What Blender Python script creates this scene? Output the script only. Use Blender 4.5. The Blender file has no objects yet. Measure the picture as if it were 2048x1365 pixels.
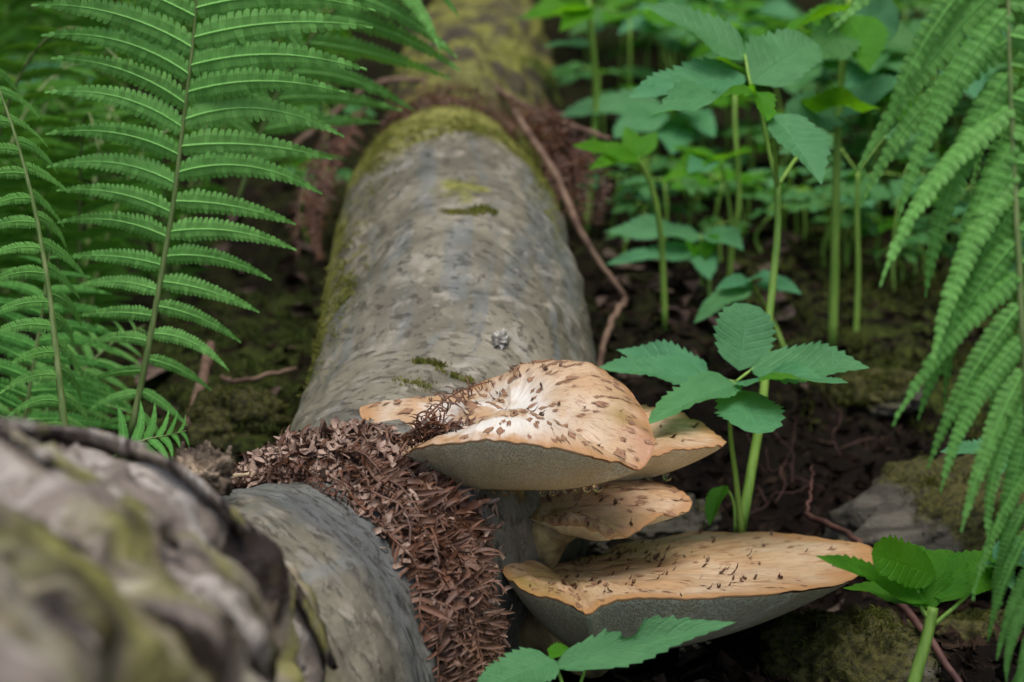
import bpy, math, random
import numpy as np
from mathutils import Vector, Matrix, noise

rnd = random.Random(11)
SC = bpy.context.scene
COL = SC.collection
R = math.radians

# ------------------------------------------------------------------ camera
PITCH = R(12.0)
CAM_H = 0.62
HFOV = R(30.0)
FPX = 1024.0 / math.tan(HFOV / 2)
cam_d = bpy.data.cameras.new('camera')
cam = bpy.data.objects.new('camera', cam_d)
COL.objects.link(cam)
cam.location = (0, 0, CAM_H)
cam.rotation_euler = (R(90) - PITCH, 0, 0)
cam_d.sensor_width = 36.0
cam_d.angle = HFOV
cam_d.clip_start = 0.02
cam_d.clip_end = 500
cam_d.dof.use_dof = True
cam_d.dof.focus_distance = 1.57
cam_d.dof.aperture_fstop = 5.0
SC.camera = cam

# ------------------------------------------------------------------ light
SUN_EL, SUN_AZ = 72.0, 165.0      # azimuth from +Y towards +X
world = bpy.data.worlds.new('World')
SC.world = world
world.use_nodes = True
wn = world.node_tree
bg = wn.nodes['Background']
sky = wn.nodes.new('ShaderNodeTexSky')
sky.sky_type = 'NISHITA'
sky.sun_disc = False
sky.sun_elevation = R(SUN_EL)
sky.sun_rotation = R(SUN_AZ)
sky.air_density = 1.0
sky.dust_density = 3.0
sky.ozone_density = 1.0
wn.links.new(sky.outputs[0], bg.inputs[0])
bg.inputs[1].default_value = 0.15
sun_d = bpy.data.lights.new('sun', 'SUN')
sun_d.energy = 1.0
sun_d.angle = R(35)
sun_d.color = (1.0, 0.95, 0.86)
sun = bpy.data.objects.new('sun', sun_d)
COL.objects.link(sun)
sd = Vector((math.sin(R(SUN_AZ)) * math.cos(R(SUN_EL)), math.cos(R(SUN_AZ)) * math.cos(R(SUN_EL)), math.sin(R(SUN_EL))))
sun.rotation_euler = sd.to_track_quat('Z', 'Y').to_euler()
sun.location = sd * 20
SC.view_settings.view_transform = 'Standard'
SC.view_settings.look = 'None'
SC.view_settings.exposure = 0.72
SC.view_settings.gamma = 1.0
SC.view_settings.use_curve_mapping = False
SC.render.engine = 'CYCLES'
SC.cycles.use_denoising = True
SC.cycles.max_bounces = 8
SC.cycles.transparent_max_bounces = 8

# ------------------------------------------------------------------ helpers
FWD = Vector((0, math.cos(PITCH), -math.sin(PITCH)))
UPC = Vector((0, math.sin(PITCH), math.cos(PITCH)))
RGT = Vector((1, 0, 0))
CAMP = Vector((0, 0, CAM_H))
UP = Vector((0, 0, 1))

def P(px, py, d):
    """photo pixel (2048 wide) at depth d metres -> world point"""
    return CAMP + FWD * d + RGT * ((px - 1024) / FPX * d) + UPC * ((682.5 - py) / FPX * d)

def pix(n, d):
    return n / FPX * d

def tag(o, label, cat, group=None, kind=None):
    if label: o['label'] = label
    if cat: o['category'] = cat
    if group: o['group'] = group
    if kind: o['kind'] = kind
    return o

def make_mesh(name, verts, faces, mat=None, uvs=None, attrs=None, smooth=True):
    me = bpy.data.meshes.new(name)
    me.from_pydata([tuple(v) for v in verts], [], faces)
    if smooth:
        me.polygons.foreach_set('use_smooth', [True] * len(me.polygons))
    n = len(me.loops)
    if uvs is not None and n:
        idx = np.empty(n, dtype=np.int32)
        me.loops.foreach_get('vertex_index', idx)
        uv = me.uv_layers.new(name='UVMap')
        uv.data.foreach_set('uv', np.asarray(uvs, dtype=np.float32)[idx].ravel())
    if attrs:
        for k, v in attrs.items():
            a = me.attributes.new(k, 'FLOAT', 'POINT')
            a.data.foreach_set('value', np.asarray(v, dtype=np.float32))
    if mat is not None:
        me.materials.append(mat)
    me.update()
    return me

def place(name, me, parent=None, mtx=None, kind=None):
    """link a mesh; with a parent, mtx is a world matrix"""
    o = bpy.data.objects.new(name, me)
    COL.objects.link(o)
    if parent is not None:
        o.parent = parent
        pw = parent.get('_w')
        if parent.type == 'EMPTY':
            o.matrix_parent_inverse = Matrix.Translation(-parent.location)
    if mtx is not None:
        o.matrix_basis = mtx
    if kind:
        o['kind'] = kind
    return o

def thing(name, loc, label, cat, group=None):
    e = bpy.data.objects.new(name, None)
    e.empty_display_size = 0.03
    COL.objects.link(e)
    e.location = loc
    return tag(e, label, cat, group)

class MB:
    def __init__(s):
        s.v = []; s.f = []; s.uv = []
    def add(s, vs, fs, uv=None):
        o = len(s.v)
        s.v.extend(vs)
        s.f.extend([tuple(i + o for i in f) for f in fs])
        s.uv.extend(uv if uv else [(0, 0)] * len(vs))
    def tube(s, pts, radii, seg=8, cap=True):
        o = len(s.v)
        n = len(pts)
        ref = None
        L = 0
        for i, p in enumerate(pts):
            t = (pts[min(i + 1, n - 1)] - pts[max(i - 1, 0)])
            t = t.normalized() if t.length > 1e-9 else UP
            if ref is None:
                ref = t.orthogonal().normalized()
            ref = (ref - t * ref.dot(t)).normalized()
            b = t.cross(ref)
            if i: L += (p - pts[i - 1]).length
            for k in range(seg):
                a = 2 * math.pi * k / seg
                s.v.append(p + (ref * math.cos(a) + b * math.sin(a)) * radii[i])
                s.uv.append((k / seg, L))
        for i in range(n - 1):
            for k in range(seg):
                a = o + i * seg + k; b2 = o + i * seg + (k + 1) % seg
                s.f.append((a, b2, b2 + seg, a + seg))
        if cap:
            s.f.append(tuple(o + k for k in reversed(range(seg))))
            s.f.append(tuple(o + (n - 1) * seg + k for k in range(seg)))
    def mesh(s, name, mat, smooth=True, attrs=None):
        return make_mesh(name, s.v, s.f, mat, s.uv, attrs, smooth)

def catmull(pts, n, closed=False):
    """resample list of Vectors (any dim as np array rows) with n samples per whole curve"""
    A = [np.array(p, dtype=float) for p in pts]
    m = len(A)
    segs = m if closed else m - 1
    out = []
    cnt = n if closed else n - 1
    for i in range(n):
        t = segs * i / cnt
        k = int(t)
        if not closed and k >= segs: k = segs - 1
        f = t - k
        if closed:
            p0, p1, p2, p3 = A[(k - 1) % m], A[k % m], A[(k + 1) % m], A[(k + 2) % m]
        else:
            p1, p2 = A[k], A[k + 1]
            p0 = A[k - 1] if k > 0 else 2 * p1 - p2
            p3 = A[k + 2] if k + 2 < m else 2 * p2 - p1
        out.append(0.5 * (2 * p1 + (p2 - p0) * f + (2 * p0 - 5 * p1 + 4 * p2 - p3) * f * f + (3 * p1 - p0 - 3 * p2 + p3) * f ** 3))
    return out

def curve_pts(pts, n):
    return [Vector(p) for p in catmull(pts, n)]

def fbm(p, sc, oc=4, seed=0.0):
    return noise.fractal(Vector((p[0] * sc + seed, p[1] * sc + seed * 1.7, p[2] * sc - seed)), 1.0, 2.1, oc)

def sstep(a, b, x):
    t = max(0.0, min(1.0, (x - a) / (b - a)))
    return t * t * (3 - 2 * t)

# ------------------------------------------------------------------ node helper
class NT:
    def __init__(s, name):
        s.m = bpy.data.materials.new(name)
        s.m.use_nodes = True
        s.t = s.m.node_tree
        s.bsdf = s.t.nodes['Principled BSDF']
        s.out = s.t.nodes['Material Output']
    def n(s, typ, **kw):
        nd = s.t.nodes.new(typ)
        for k, v in kw.items():
            setattr(nd, k, v)
        return nd
    def link(s, a, b):
        s.t.links.new(a, b)
    def val(s, sock, v):
        if hasattr(v, 'is_linked') or isinstance(v, bpy.types.NodeSocket):
            s.link(v, sock)
        else:
            sock.default_value = v
    def obj(s):
        if not hasattr(s, '_tc'): s._tc = s.n('ShaderNodeTexCoord')
        return s._tc.outputs['Object']
    def uv(s):
        s.obj()
        return s._tc.outputs['UV']
    def attr(s, name):
        return s.n('ShaderNodeAttribute', attribute_name=name).outputs['Fac']
    def rand(s):
        return s.n('ShaderNodeObjectInfo').outputs['Random']
    def mapping(s, vec, scale=(1, 1, 1), rot=(0, 0, 0), loc=(0, 0, 0)):
        m = s.n('ShaderNodeMapping')
        s.link(vec, m.inputs[0])
        m.inputs['Scale'].default_value = scale
        m.inputs['Rotation'].default_value = rot
        m.inputs['Location'].default_value = loc
        return m.outputs[0]
    def noise(s, vec, scale, detail=4, rough=0.55, dist=0.0):
        t = s.n('ShaderNodeTexNoise')
        s.link(vec, t.inputs['Vector'])
        t.inputs['Scale'].default_value = scale
        t.inputs['Detail'].default_value = detail
        t.inputs['Roughness'].default_value = rough
        t.inputs['Distortion'].default_value = dist
        return t.outputs['Fac']
    def voronoi(s, vec, scale, feature='F1', out='Distance', rndm=1.0):
        t = s.n('ShaderNodeTexVoronoi', feature=feature)
        s.link(vec, t.inputs['Vector'])
        t.inputs['Scale'].default_value = scale
        t.inputs['Randomness'].default_value = rndm
        return t.outputs[out]
    def ramp(s, fac, a, b, lo=0.0, hi=1.0):
        m = s.n('ShaderNodeMapRange')
        m.interpolation_type = 'SMOOTHSTEP'
        s.val(m.inputs[0], fac)
        m.inputs[1].default_value = a; m.inputs[2].default_value = b
        m.inputs[3].default_value = lo; m.inputs[4].default_value = hi
        return m.outputs[0]
    def math(s, op, a, b=None, clamp=False):
        m = s.n('ShaderNodeMath', operation=op, use_clamp=clamp)
        s.val(m.inputs[0], a)
        if b is not None: s.val(m.inputs[1], b)
        return m.outputs[0]
    def mix(s, fac, a, b, blend='MIX'):
        m = s.n('ShaderNodeMix', data_type='RGBA', blend_type=blend)
        s.val(m.inputs[0], fac)
        for i, c in ((6, a), (7, b)):
            if isinstance(c, (tuple, list)):
                m.inputs[i].default_value = (*c, 1) if len(c) == 3 else c
            else:
                s.link(c, m.inputs[i])
        return m.outputs[2]
    def bump(s, height, strength=0.5, dist=0.002, normal=None):
        b = s.n('ShaderNodeBump')
        b.inputs['Strength'].default_value = strength
        b.inputs['Distance'].default_value = dist
        s.link(height, b.inputs['Height'])
        if normal is not None: s.link(normal, b.inputs['Normal'])
        return b.outputs[0]
    def sep(s, vec):
        m = s.n('ShaderNodeSeparateXYZ'); s.link(vec, m.inputs[0]); return m.outputs
    def comb(s, x, y, z):
        m = s.n('ShaderNodeCombineXYZ')
        for i, v in enumerate((x, y, z)): s.val(m.inputs[i], v)
        return m.outputs[0]
    def finish(s, col, rough=0.7, normal=None, spec=0.5, trans=None, tcol=None):
        b = s.bsdf
        if isinstance(col, (tuple, list)): b.inputs['Base Color'].default_value = (*col, 1)
        else: s.link(col, b.inputs['Base Color'])
        s.val(b.inputs['Roughness'], rough)
        b.inputs['Specular IOR Level'].default_value = spec
        if normal is not None: s.link(normal, b.inputs['Normal'])
        if trans is not None:
            tr = s.n('ShaderNodeBsdfTranslucent')
            if isinstance(tcol, (tuple, list)): tr.inputs[0].default_value = (*tcol, 1)
            else: s.link(tcol, tr.inputs[0])
            if normal is not None: s.link(normal, tr.inputs['Normal'])
            mx = s.n('ShaderNodeMixShader')
            mx.inputs[0].default_value = trans
            s.link(b.outputs[0], mx.inputs[1]); s.link(tr.outputs[0], mx.inputs[2])
            s.link(mx.outputs[0], s.out.inputs[0])
        return s.m

# ------------------------------------------------------------------ materials
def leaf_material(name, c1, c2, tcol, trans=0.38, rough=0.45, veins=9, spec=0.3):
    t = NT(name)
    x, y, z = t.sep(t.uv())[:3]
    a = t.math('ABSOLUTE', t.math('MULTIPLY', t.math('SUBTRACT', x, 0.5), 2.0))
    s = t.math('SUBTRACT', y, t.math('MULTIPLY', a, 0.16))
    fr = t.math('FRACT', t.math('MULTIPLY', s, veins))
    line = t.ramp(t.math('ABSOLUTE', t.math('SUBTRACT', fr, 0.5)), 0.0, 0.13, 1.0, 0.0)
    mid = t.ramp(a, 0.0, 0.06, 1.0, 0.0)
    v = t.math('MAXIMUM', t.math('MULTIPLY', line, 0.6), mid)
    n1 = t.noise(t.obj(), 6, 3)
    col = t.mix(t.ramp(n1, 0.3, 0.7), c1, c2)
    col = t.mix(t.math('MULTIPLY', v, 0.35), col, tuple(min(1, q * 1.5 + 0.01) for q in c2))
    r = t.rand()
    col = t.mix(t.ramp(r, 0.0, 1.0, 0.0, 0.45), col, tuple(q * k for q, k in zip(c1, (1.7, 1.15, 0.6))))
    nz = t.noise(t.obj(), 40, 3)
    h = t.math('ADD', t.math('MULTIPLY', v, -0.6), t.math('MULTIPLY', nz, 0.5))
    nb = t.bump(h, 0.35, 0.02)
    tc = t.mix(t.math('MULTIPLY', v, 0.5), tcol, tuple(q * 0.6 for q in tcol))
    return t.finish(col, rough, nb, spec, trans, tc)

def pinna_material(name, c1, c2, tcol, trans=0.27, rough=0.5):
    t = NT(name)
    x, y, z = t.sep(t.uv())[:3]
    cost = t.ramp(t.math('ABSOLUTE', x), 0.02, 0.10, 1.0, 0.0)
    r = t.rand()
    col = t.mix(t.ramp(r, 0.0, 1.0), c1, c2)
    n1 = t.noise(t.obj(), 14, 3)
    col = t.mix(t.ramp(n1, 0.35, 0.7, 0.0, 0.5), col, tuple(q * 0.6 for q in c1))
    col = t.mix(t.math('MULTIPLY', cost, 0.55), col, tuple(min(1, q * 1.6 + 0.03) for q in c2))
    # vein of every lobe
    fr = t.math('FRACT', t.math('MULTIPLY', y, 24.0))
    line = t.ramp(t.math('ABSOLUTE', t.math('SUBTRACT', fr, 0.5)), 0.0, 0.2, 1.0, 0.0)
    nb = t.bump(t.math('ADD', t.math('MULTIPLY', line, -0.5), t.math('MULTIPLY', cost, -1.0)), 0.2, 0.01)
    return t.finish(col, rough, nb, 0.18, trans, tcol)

M = {}
M['leaf'] = leaf_material('leaf_green', (0.08, 0.275, 0.125), (0.115, 0.345, 0.155), (0.16, 0.50, 0.04))
M['leaf_young'] = leaf_material('leaf_young', (0.065, 0.27, 0.015), (0.10, 0.34, 0.02), (0.22, 0.60, 0.01), 0.5)
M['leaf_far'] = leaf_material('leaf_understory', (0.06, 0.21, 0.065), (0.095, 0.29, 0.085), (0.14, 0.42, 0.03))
M['pinna'] = pinna_material('fern_green', (0.135, 0.36, 0.075), (0.185, 0.44, 0.10), (0.24, 0.60, 0.04))
M['pinna_far'] = pinna_material('fern_green_shaded', (0.05, 0.17, 0.016), (0.085, 0.25, 0.024), (0.14, 0.38, 0.025))  # darker copy of the fern green; shade on the back ferns put into colour
M['pinna_light'] = pinna_material('fern_light', (0.10, 0.33, 0.06), (0.14, 0.40, 0.075), (0.22, 0.56, 0.07))

def simple(name, c1, c2, sc, rough=0.7, bs=0.4, bd=0.003, detail=5, spec=0.4, stretch=None):
    t = NT(name)
    vec = t.obj()
    if stretch: vec = t.mapping(vec, stretch)
    n1 = t.noise(vec, sc, detail)
    col = t.mix(t.ramp(n1, 0.35, 0.65), c1, c2)
    nb = t.bump(t.noise(vec, sc * 3, detail), bs, bd)
    return t.finish(col, rough, nb, spec)

M['stem'] = simple('stem_green', (0.18, 0.34, 0.05), (0.27, 0.45, 0.08), 20, 0.5, 0.2, 0.001, stretch=(6, 6, 0.6))
M['rachis'] = simple('rachis_green', (0.10, 0.17, 0.04), (0.20, 0.26, 0.09), 30, 0.5, 0.2, 0.001, stretch=(6, 6, 0.6))
M['twig'] = simple('twig_brown', (0.09, 0.05, 0.032), (0.20, 0.13, 0.085), 40, 0.8, 0.5, 0.002)
M['twig_red'] = simple('twig_red', (0.06, 0.025, 0.02), (0.13, 0.06, 0.045), 40, 0.6, 0.5, 0.002)
M['straw'] = simple('straw', (0.42, 0.32, 0.19), (0.58, 0.47, 0.31), 40, 0.6, 0.4, 0.001, stretch=(1, 6, 6))

def dead_material():
    t = NT('dead_fern')
    n1 = t.noise(t.obj(), 45, 4)
    n2 = t.noise(t.obj(), 7, 3)
    r = t.rand()
    ca = t.mix(r, (0.026, 0.012, 0.008), (0.065, 0.022, 0.010))  # dark tones take the shade below the caps into the colour
    cb = t.mix(r, (0.125, 0.065, 0.040), (0.18, 0.070, 0.030))
    col = t.mix(t.ramp(n1, 0.3, 0.7), ca, cb)
    col = t.mix(t.ramp(n2, 0.45, 0.7, 0.0, 0.45), col, (0.26, 0.155, 0.105))
    col = t.mix(t.ramp(t.noise(t.obj(), 110, 2), 0.58, 0.75, 0.0, 0.5), col, (0.38, 0.27, 0.20))
    nb = t.bump(t.noise(t.obj(), 300, 3), 0.4, 0.001)
    return t.finish(col, 0.55, nb, 0.45, 0.12, (0.25, 0.09, 0.03))
M['dead'] = dead_material()
M['dead_pale'] = simple('dead_fern_pale', (0.11, 0.06, 0.04), (0.36, 0.25, 0.185), 55, 0.55, 0.4, 0.001)  # paler copy of dead fern; light on the heap top put into colour

def dead_leaf_material():
    t = NT('dead_leaf')
    n1 = t.noise(t.obj(), 5, 4)
    r = t.rand()
    c1 = t.mix(r, (0.06, 0.033, 0.022), (0.17, 0.12, 0.09))
    col = t.mix(t.ramp(n1, 0.4, 0.65), c1, (0.05, 0.028, 0.02))
    nb = t.bump(t.noise(t.obj(), 30, 4), 0.5, 0.02)
    return t.finish(col, 0.6, nb, 0.4)
M['dead_leaf'] = dead_leaf_material()
M['crumb'] = simple('soil_crumb', (0.005, 0.0035, 0.0025), (0.040, 0.025, 0.016), 16, 0.85, 0.3, 0.004, 5, 0.08)

def soil_material():
    t = NT('soil')
    o = t.obj()
    n1 = t.noise(o, 9, 6, 0.65)
    n2 = t.noise(o, 60, 6, 0.7)
    col = t.mix(t.ramp(n1, 0.35, 0.65), (0.005, 0.0035, 0.0025), (0.013, 0.009, 0.0065))
    col = t.mix(t.ramp(n2, 0.5, 0.72, 0, 0.7), col, (0.040, 0.026, 0.018))
    ms = t.math('MULTIPLY', t.attr('moss'), t.ramp(t.noise(o, 26, 5), 0.38, 0.6))
    col = t.mix(ms, col, t.mix(t.ramp(t.noise(o, 130, 3), 0.35, 0.65), (0.03, 0.045, 0.010), (0.085, 0.11, 0.02)))
    h = t.math('ADD', n2, t.math('MULTIPLY', t.noise(o, 240, 4), 0.5))
    return t.finish(col, 0.85, t.bump(h, 0.8, 0.01), 0.08)
M['soil'] = soil_material()

def rock_material():
    t = NT('rock')
    o = t.obj()
    st = t.mapping(o, (1.0, 3.0, 6.0), (0.2, 0.5, 0.4))
    n1 = t.noise(st, 12, 6, 0.6)
    col = t.mix(t.ramp(n1, 0.35, 0.65), (0.035, 0.031, 0.023), (0.105, 0.095, 0.073))
    col = t.mix(t.ramp(t.noise(o, 90, 4), 0.55, 0.75, 0, 0.7), col, (0.05, 0.045, 0.035))
    ms = t.attr('moss')
    nm = t.noise(o, 22, 6, 0.6)
    mm = t.ramp(t.math('ADD', t.math('MULTIPLY', ms, 0.8), nm), 0.8, 1.0)
    mc = t.mix(t.ramp(t.noise(o, 160, 4), 0.3, 0.7), (0.022, 0.021, 0.006), (0.080, 0.076, 0.016))
    col = t.mix(mm, col, mc)
    h = t.math('ADD', t.math('MULTIPLY', n1, 1.0), t.math('MULTIPLY', t.noise(o, 200, 4), 0.6))
    return t.finish(col, 0.8, t.bump(h, 0.7, 0.006), 0.3)
M['rock'] = rock_material()

def moss_material(name, c1, c2, tc):
    t = NT(name)
    n1 = t.noise(t.obj(), 60, 3)
    col = t.mix(t.ramp(n1, 0.35, 0.65), c1, c2)
    return t.finish(col, 0.8, None, 0.2, 0.25, tc)
M['moss'] = moss_material('moss_green', (0.032, 0.040, 0.007), (0.095, 0.105, 0.018), (0.10, 0.12, 0.015))
M['moss_dark'] = moss_material('moss_dark', (0.030, 0.045, 0.008), (0.075, 0.105, 0.018), (0.08, 0.13, 0.02))
M['moss_yellow'] = moss_material('moss_yellow', (0.12, 0.13, 0.025), (0.26, 0.27, 0.06), (0.22, 0.24, 0.04))

def bark_material():
    t = NT('bark')
    o = t.obj()
    u = t.uv()
    st = t.mapping(u, (1.0, 9.0, 1.0))               # u: along the log (m), v: around (m)
    stl = t.mapping(u, (2.2, 15.0, 1.0))
    base = t.mix(t.ramp(t.noise(o, 9, 6, 0.6), 0.36, 0.64), (0.135, 0.122, 0.083), (0.265, 0.240, 0.172))
    base = t.mix(t.ramp(t.noise(o, 38, 5, 0.65), 0.5, 0.70, 0, 0.75), base, (0.40, 0.36, 0.285))
    bl = t.ramp(t.math('ADD', t.noise(stl, 1.5, 6, 0.62, 0.5), t.math('MULTIPLY', t.attr('blue'), 0.22)), 0.53, 0.62)
    blc = t.mix(t.ramp(t.noise(o, 30, 4), 0.35, 0.7), (0.095, 0.118, 0.122), (0.19, 0.22, 0.225))
    bl = t.math('MULTIPLY', bl, t.ramp(t.noise(o, 45, 5, 0.7), 0.32, 0.58, 0.35, 1.0))
    col = t.mix(t.math('MULTIPLY', bl, 0.55), base, blc)
    pale = t.ramp(t.noise(t.mapping(u, (9, 13, 1), (0, 0, 0.3), (3, 1, 0)), 1.6, 6, 0.6, 0.5), 0.58, 0.63)
    col = t.mix(t.math('MULTIPLY', pale, 0.35), col, (0.38, 0.37, 0.33))
    col = t.mix(t.math('MULTIPLY', t.attr('crack'), t.ramp(t.noise(o, 12, 4), 0.3, 0.6, 0.35, 0.75)), col, t.mix(t.noise(o, 40, 4), (0.070, 0.076, 0.074), (0.150, 0.158, 0.150)))
    fl = t.ramp(t.noise(t.mapping(u, (75, 52, 1)), 1.0, 6, 0.75), 0.535, 0.63)
    flm = t.ramp(t.noise(o, 11, 3), 0.35, 0.6, 0.35, 1.0)
    col = t.mix(t.math('MULTIPLY', fl, t.math('MULTIPLY', flm, 0.85)), col, (0.060, 0.048, 0.034))
    cr = t.ramp(t.math('ABSOLUTE', t.math('SUBTRACT', t.noise(t.mapping(u, (26, 6, 1)), 1.0, 5, 0.6, 0.6), 0.5)), 0.0, 0.018, 1.0, 0.0)
    cr = t.math('MULTIPLY', cr, t.ramp(t.noise(o, 9, 3), 0.42, 0.6))
    col = t.mix(t.math('MULTIPLY', cr, t.math('MULTIPLY', t.attr('crack'), 0.8)), col, (0.035, 0.030, 0.026))
    # rough flaky old bark towards the near end
    ro = t.attr('rough')
    stf = t.mapping(u, (36.0, 8.0, 1.0))
    nf = t.noise(stf, 0.75, 6, 0.62, 0.8)
    rc = t.mix(t.ramp(nf, 0.42, 0.49), (0.022, 0.014, 0.011), (0.20, 0.165, 0.135))
    rc = t.mix(t.ramp(nf, 0.53, 0.60), rc, (0.41, 0.37, 0.325))
    rc = t.mix(t.ramp(t.noise(t.mapping(u, (14, 6, 1)), 1.0, 4), 0.51, 0.64, 0, 0.8), rc, (0.235, 0.225, 0.065))
    rc = t.mix(t.ramp(t.noise(o, 11, 4, 0.5), 0.60, 0.70, 0, 0.8), rc, (0.44, 0.35, 0.23))
    rc = t.mix(t.ramp(t.noise(t.mapping(o, (1, 1, 1), (0, 0, 0), (5, 3, 1)), 12, 5), 0.57, 0.66, 0, 0.7), rc, (0.055, 0.04, 0.035))
    col = t.mix(ro, col, rc)
    # moss film
    mo = t.attr('moss')
    mm = t.ramp(t.math('ADD', t.math('MULTIPLY', mo, 0.75), t.noise(o, 26, 6, 0.65)), 0.74, 0.98)
    mc = t.mix(t.ramp(t.noise(o, 90, 4), 0.3, 0.7), (0.11, 0.11, 0.022), (0.29, 0.29, 0.065))
    mc = t.mix(t.math('MULTIPLY', t.attr('old'), t.ramp(t.noise(o, 13, 5), 0.42, 0.58)), mc, (0.055, 0.042, 0.026))
    col = t.mix(mm, col, mc)
    h = t.math('ADD', t.math('MULTIPLY', t.noise(o, 55, 6, 0.7), 0.6), t.math('MULTIPLY', t.noise(stf, 1.0, 5), t.math('MULTIPLY', ro, 1.2)))
    h = t.math('SUBTRACT', h, t.math('MULTIPLY', fl, 0.35))
    h = t.math('SUBTRACT', h, t.math('MULTIPLY', t.math('MULTIPLY', cr, t.attr('crack')), 0.6))
    rg = t.ramp(t.noise(o, 13, 4), 0.3, 0.7, 0.45, 0.75)
    return t.finish(col, rg, t.bump(h, 0.7, 0.006), 0.4)
M['bark'] = bark_material()
M['knot'] = simple('knot_wood', (0.05, 0.032, 0.022), (0.40, 0.31, 0.21), 28, 0.8, 0.8, 0.01)
M['stub'] = simple('stub_wood', (0.10, 0.09, 0.075), (0.55, 0.52, 0.46), 60, 0.7, 0.6, 0.004)

def cap_material():
    t = NT('cap_skin')
    x, y, z = t.sep(t.uv())[:3]          # x = angle (turns), y = radius 0..1
    fib = t.noise(t.comb(t.math('MULTIPLY', x, 120), t.math('MULTIPLY', y, 5), 0.0), 1.0, 5, 0.65, 0.6)
    fib2 = t.noise(t.comb(t.math('MULTIPLY', x, 330), t.math('MULTIPLY', y, 13), 4.0), 1.0, 4, 0.6, 0.4)
    o = t.obj()
    col = t.mix(t.ramp(t.noise(o, 16, 4), 0.35, 0.65), (0.50, 0.315, 0.165), (0.57, 0.43, 0.28))
    col = t.mix(t.ramp(fib, 0.5, 0.72, 0, 0.75), col, (0.37, 0.19, 0.085))
    col = t.mix(t.ramp(fib2, 0.53, 0.66, 0, 0.7), col, (0.27, 0.135, 0.065))
    sp = t.noise(t.comb(t.math('MULTIPLY', x, 46), t.math('MULTIPLY', y, 11), 9.0), 1.0, 5, 0.7, 0.5)
    col = t.mix(t.ramp(sp, 0.60, 0.66, 0, 0.8), col, (0.30, 0.14, 0.07))
    rim = t.ramp(t.math('ADD', y, t.math('MULTIPLY', t.noise(o, 22, 3), 0.12)), 0.90, 1.05)
    col = t.mix(t.math('MULTIPLY', rim, 0.85), col, (0.42, 0.215, 0.08))
    pale = t.math('MULTIPLY', t.attr('pale'), t.ramp(t.noise(o, 30, 4), 0.40, 0.55))
    col = t.mix(pale, col, (0.72, 0.68, 0.60))
    pk = t.math('MULTIPLY', t.attr('pink'), t.ramp(t.noise(o, 25, 4), 0.30, 0.6))
    col = t.mix(t.math('MULTIPLY', pk, 0.7), col, (0.44, 0.23, 0.14))
    yel = t.math('MULTIPLY', t.attr('olive'), t.ramp(t.noise(o, 20, 4), 0.36, 0.6))
    col = t.mix(t.math('MULTIPLY', yel, 0.85), col, (0.29, 0.21, 0.055))
    nb = t.bump(t.math('ADD', t.math('MULTIPLY', fib, 1.0), t.math('MULTIPLY', fib2, 0.6)), 0.5, 0.0015)
    rg = t.ramp(t.attr('pink'), 0.1, 0.9, 0.50, 0.20)
    t.finish(col, rg, nb, 0.4)
    t.bsdf.inputs['Subsurface Weight'].default_value = 0.08
    t.bsdf.inputs['Subsurface Radius'].default_value = (0.006, 0.003, 0.0015)
    return t.m
M['cap'] = cap_material()

def pore_material():
    t = NT('pore_surface')
    x, y, z = t.sep(t.uv())[:3]
    vec = t.comb(t.math('MULTIPLY', x, 440), t.math('MULTIPLY', y, 34), 0.0)
    v = t.voronoi(vec, 1.0, 'DISTANCE_TO_EDGE')
    w = t.ramp(v, 0.02, 0.24)
    col = t.mix(w, (0.88, 0.84, 0.63), (0.58, 0.53, 0.33))
    col = t.mix(t.ramp(t.noise(t.obj(), 30, 3), 0.4, 0.7, 0, 0.4), col, (0.62, 0.50, 0.26))
    nb = t.bump(t.math('SUBTRACT', 1.0, w), 0.55, 0.0015)
    return t.finish(col, 0.7, nb, 0.3)
M['pore'] = pore_material()
M['fungus_stem'] = simple('fungus_stem', (0.10, 0.07, 0.03), (0.50, 0.38, 0.17), 26, 0.7, 0.5, 0.003)
M['scale_flat'] = simple('scale_flat', (0.22, 0.11, 0.06), (0.40, 0.23, 0.13), 130, 0.7, 0.4, 0.001)
M['scale_dark'] = simple('scale_dark', (0.06, 0.03, 0.018), (0.17, 0.085, 0.045), 90, 0.65, 0.4, 0.001)

def water_material():
    t = NT('droplet_water')
    b = t.bsdf
    b.inputs['Base Color'].default_value = (0.97, 0.90, 0.72, 1)
    b.inputs['Roughness'].default_value = 0.01
    b.inputs['IOR'].default_value = 1.33
    b.inputs['Transmission Weight'].default_value = 1.0
    return t.m
M['water'] = water_material()

# ------------------------------------------------------------------ ground
ctrl_px = [  # photo pixel + depth of points where the ground shows or must lie
    (1300, 1350, 1.62), (1100, 1420, 1.60), (1480, 1290, 1.76), (1700, 1330, 1.72), (1950, 1330, 1.72),
    (1600, 1180, 1.95), (1480, 1080, 2.0), (1620, 1010, 2.08), (1620, 900, 2.16), (1650, 800, 2.24), (1850, 900, 2.2),
    (1850, 690, 2.40), (1700, 690, 2.38), (1400, 640, 2.42), (1260, 700, 2.30), (1980, 760, 2.4), (2150, 900, 2.3),
    (1250, 480, 2.8), (1500, 380, 3.2), (1900, 420, 3.2), (1400, 200, 4.2), (1900, 230, 4.0), (1200, 80, 4.8),
    (480, 900, 1.98), (520, 760, 2.25), (400, 620, 2.8), (200, 930, 1.95), (0, 940, 1.95), (-200, 950, 1.95),
    (300, 330, 3.8), (100, 130, 4.8), (600, 340, 3.2), (800, 260, 3.6), (900, 160, 4.2),
    (480, 1780, 1.45), (110, 1900, 1.02), (900, 1560, 1.5), (750, 1480, 1.62), (880, 1300, 1.8), (905, 1050, 1.95), (900, 840, 2.15), (890, 640, 2.4),
]
cw = [P(*c) for c in ctrl_px]
cx = [(p.x, p.y, p.z) for p in cw]
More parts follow.
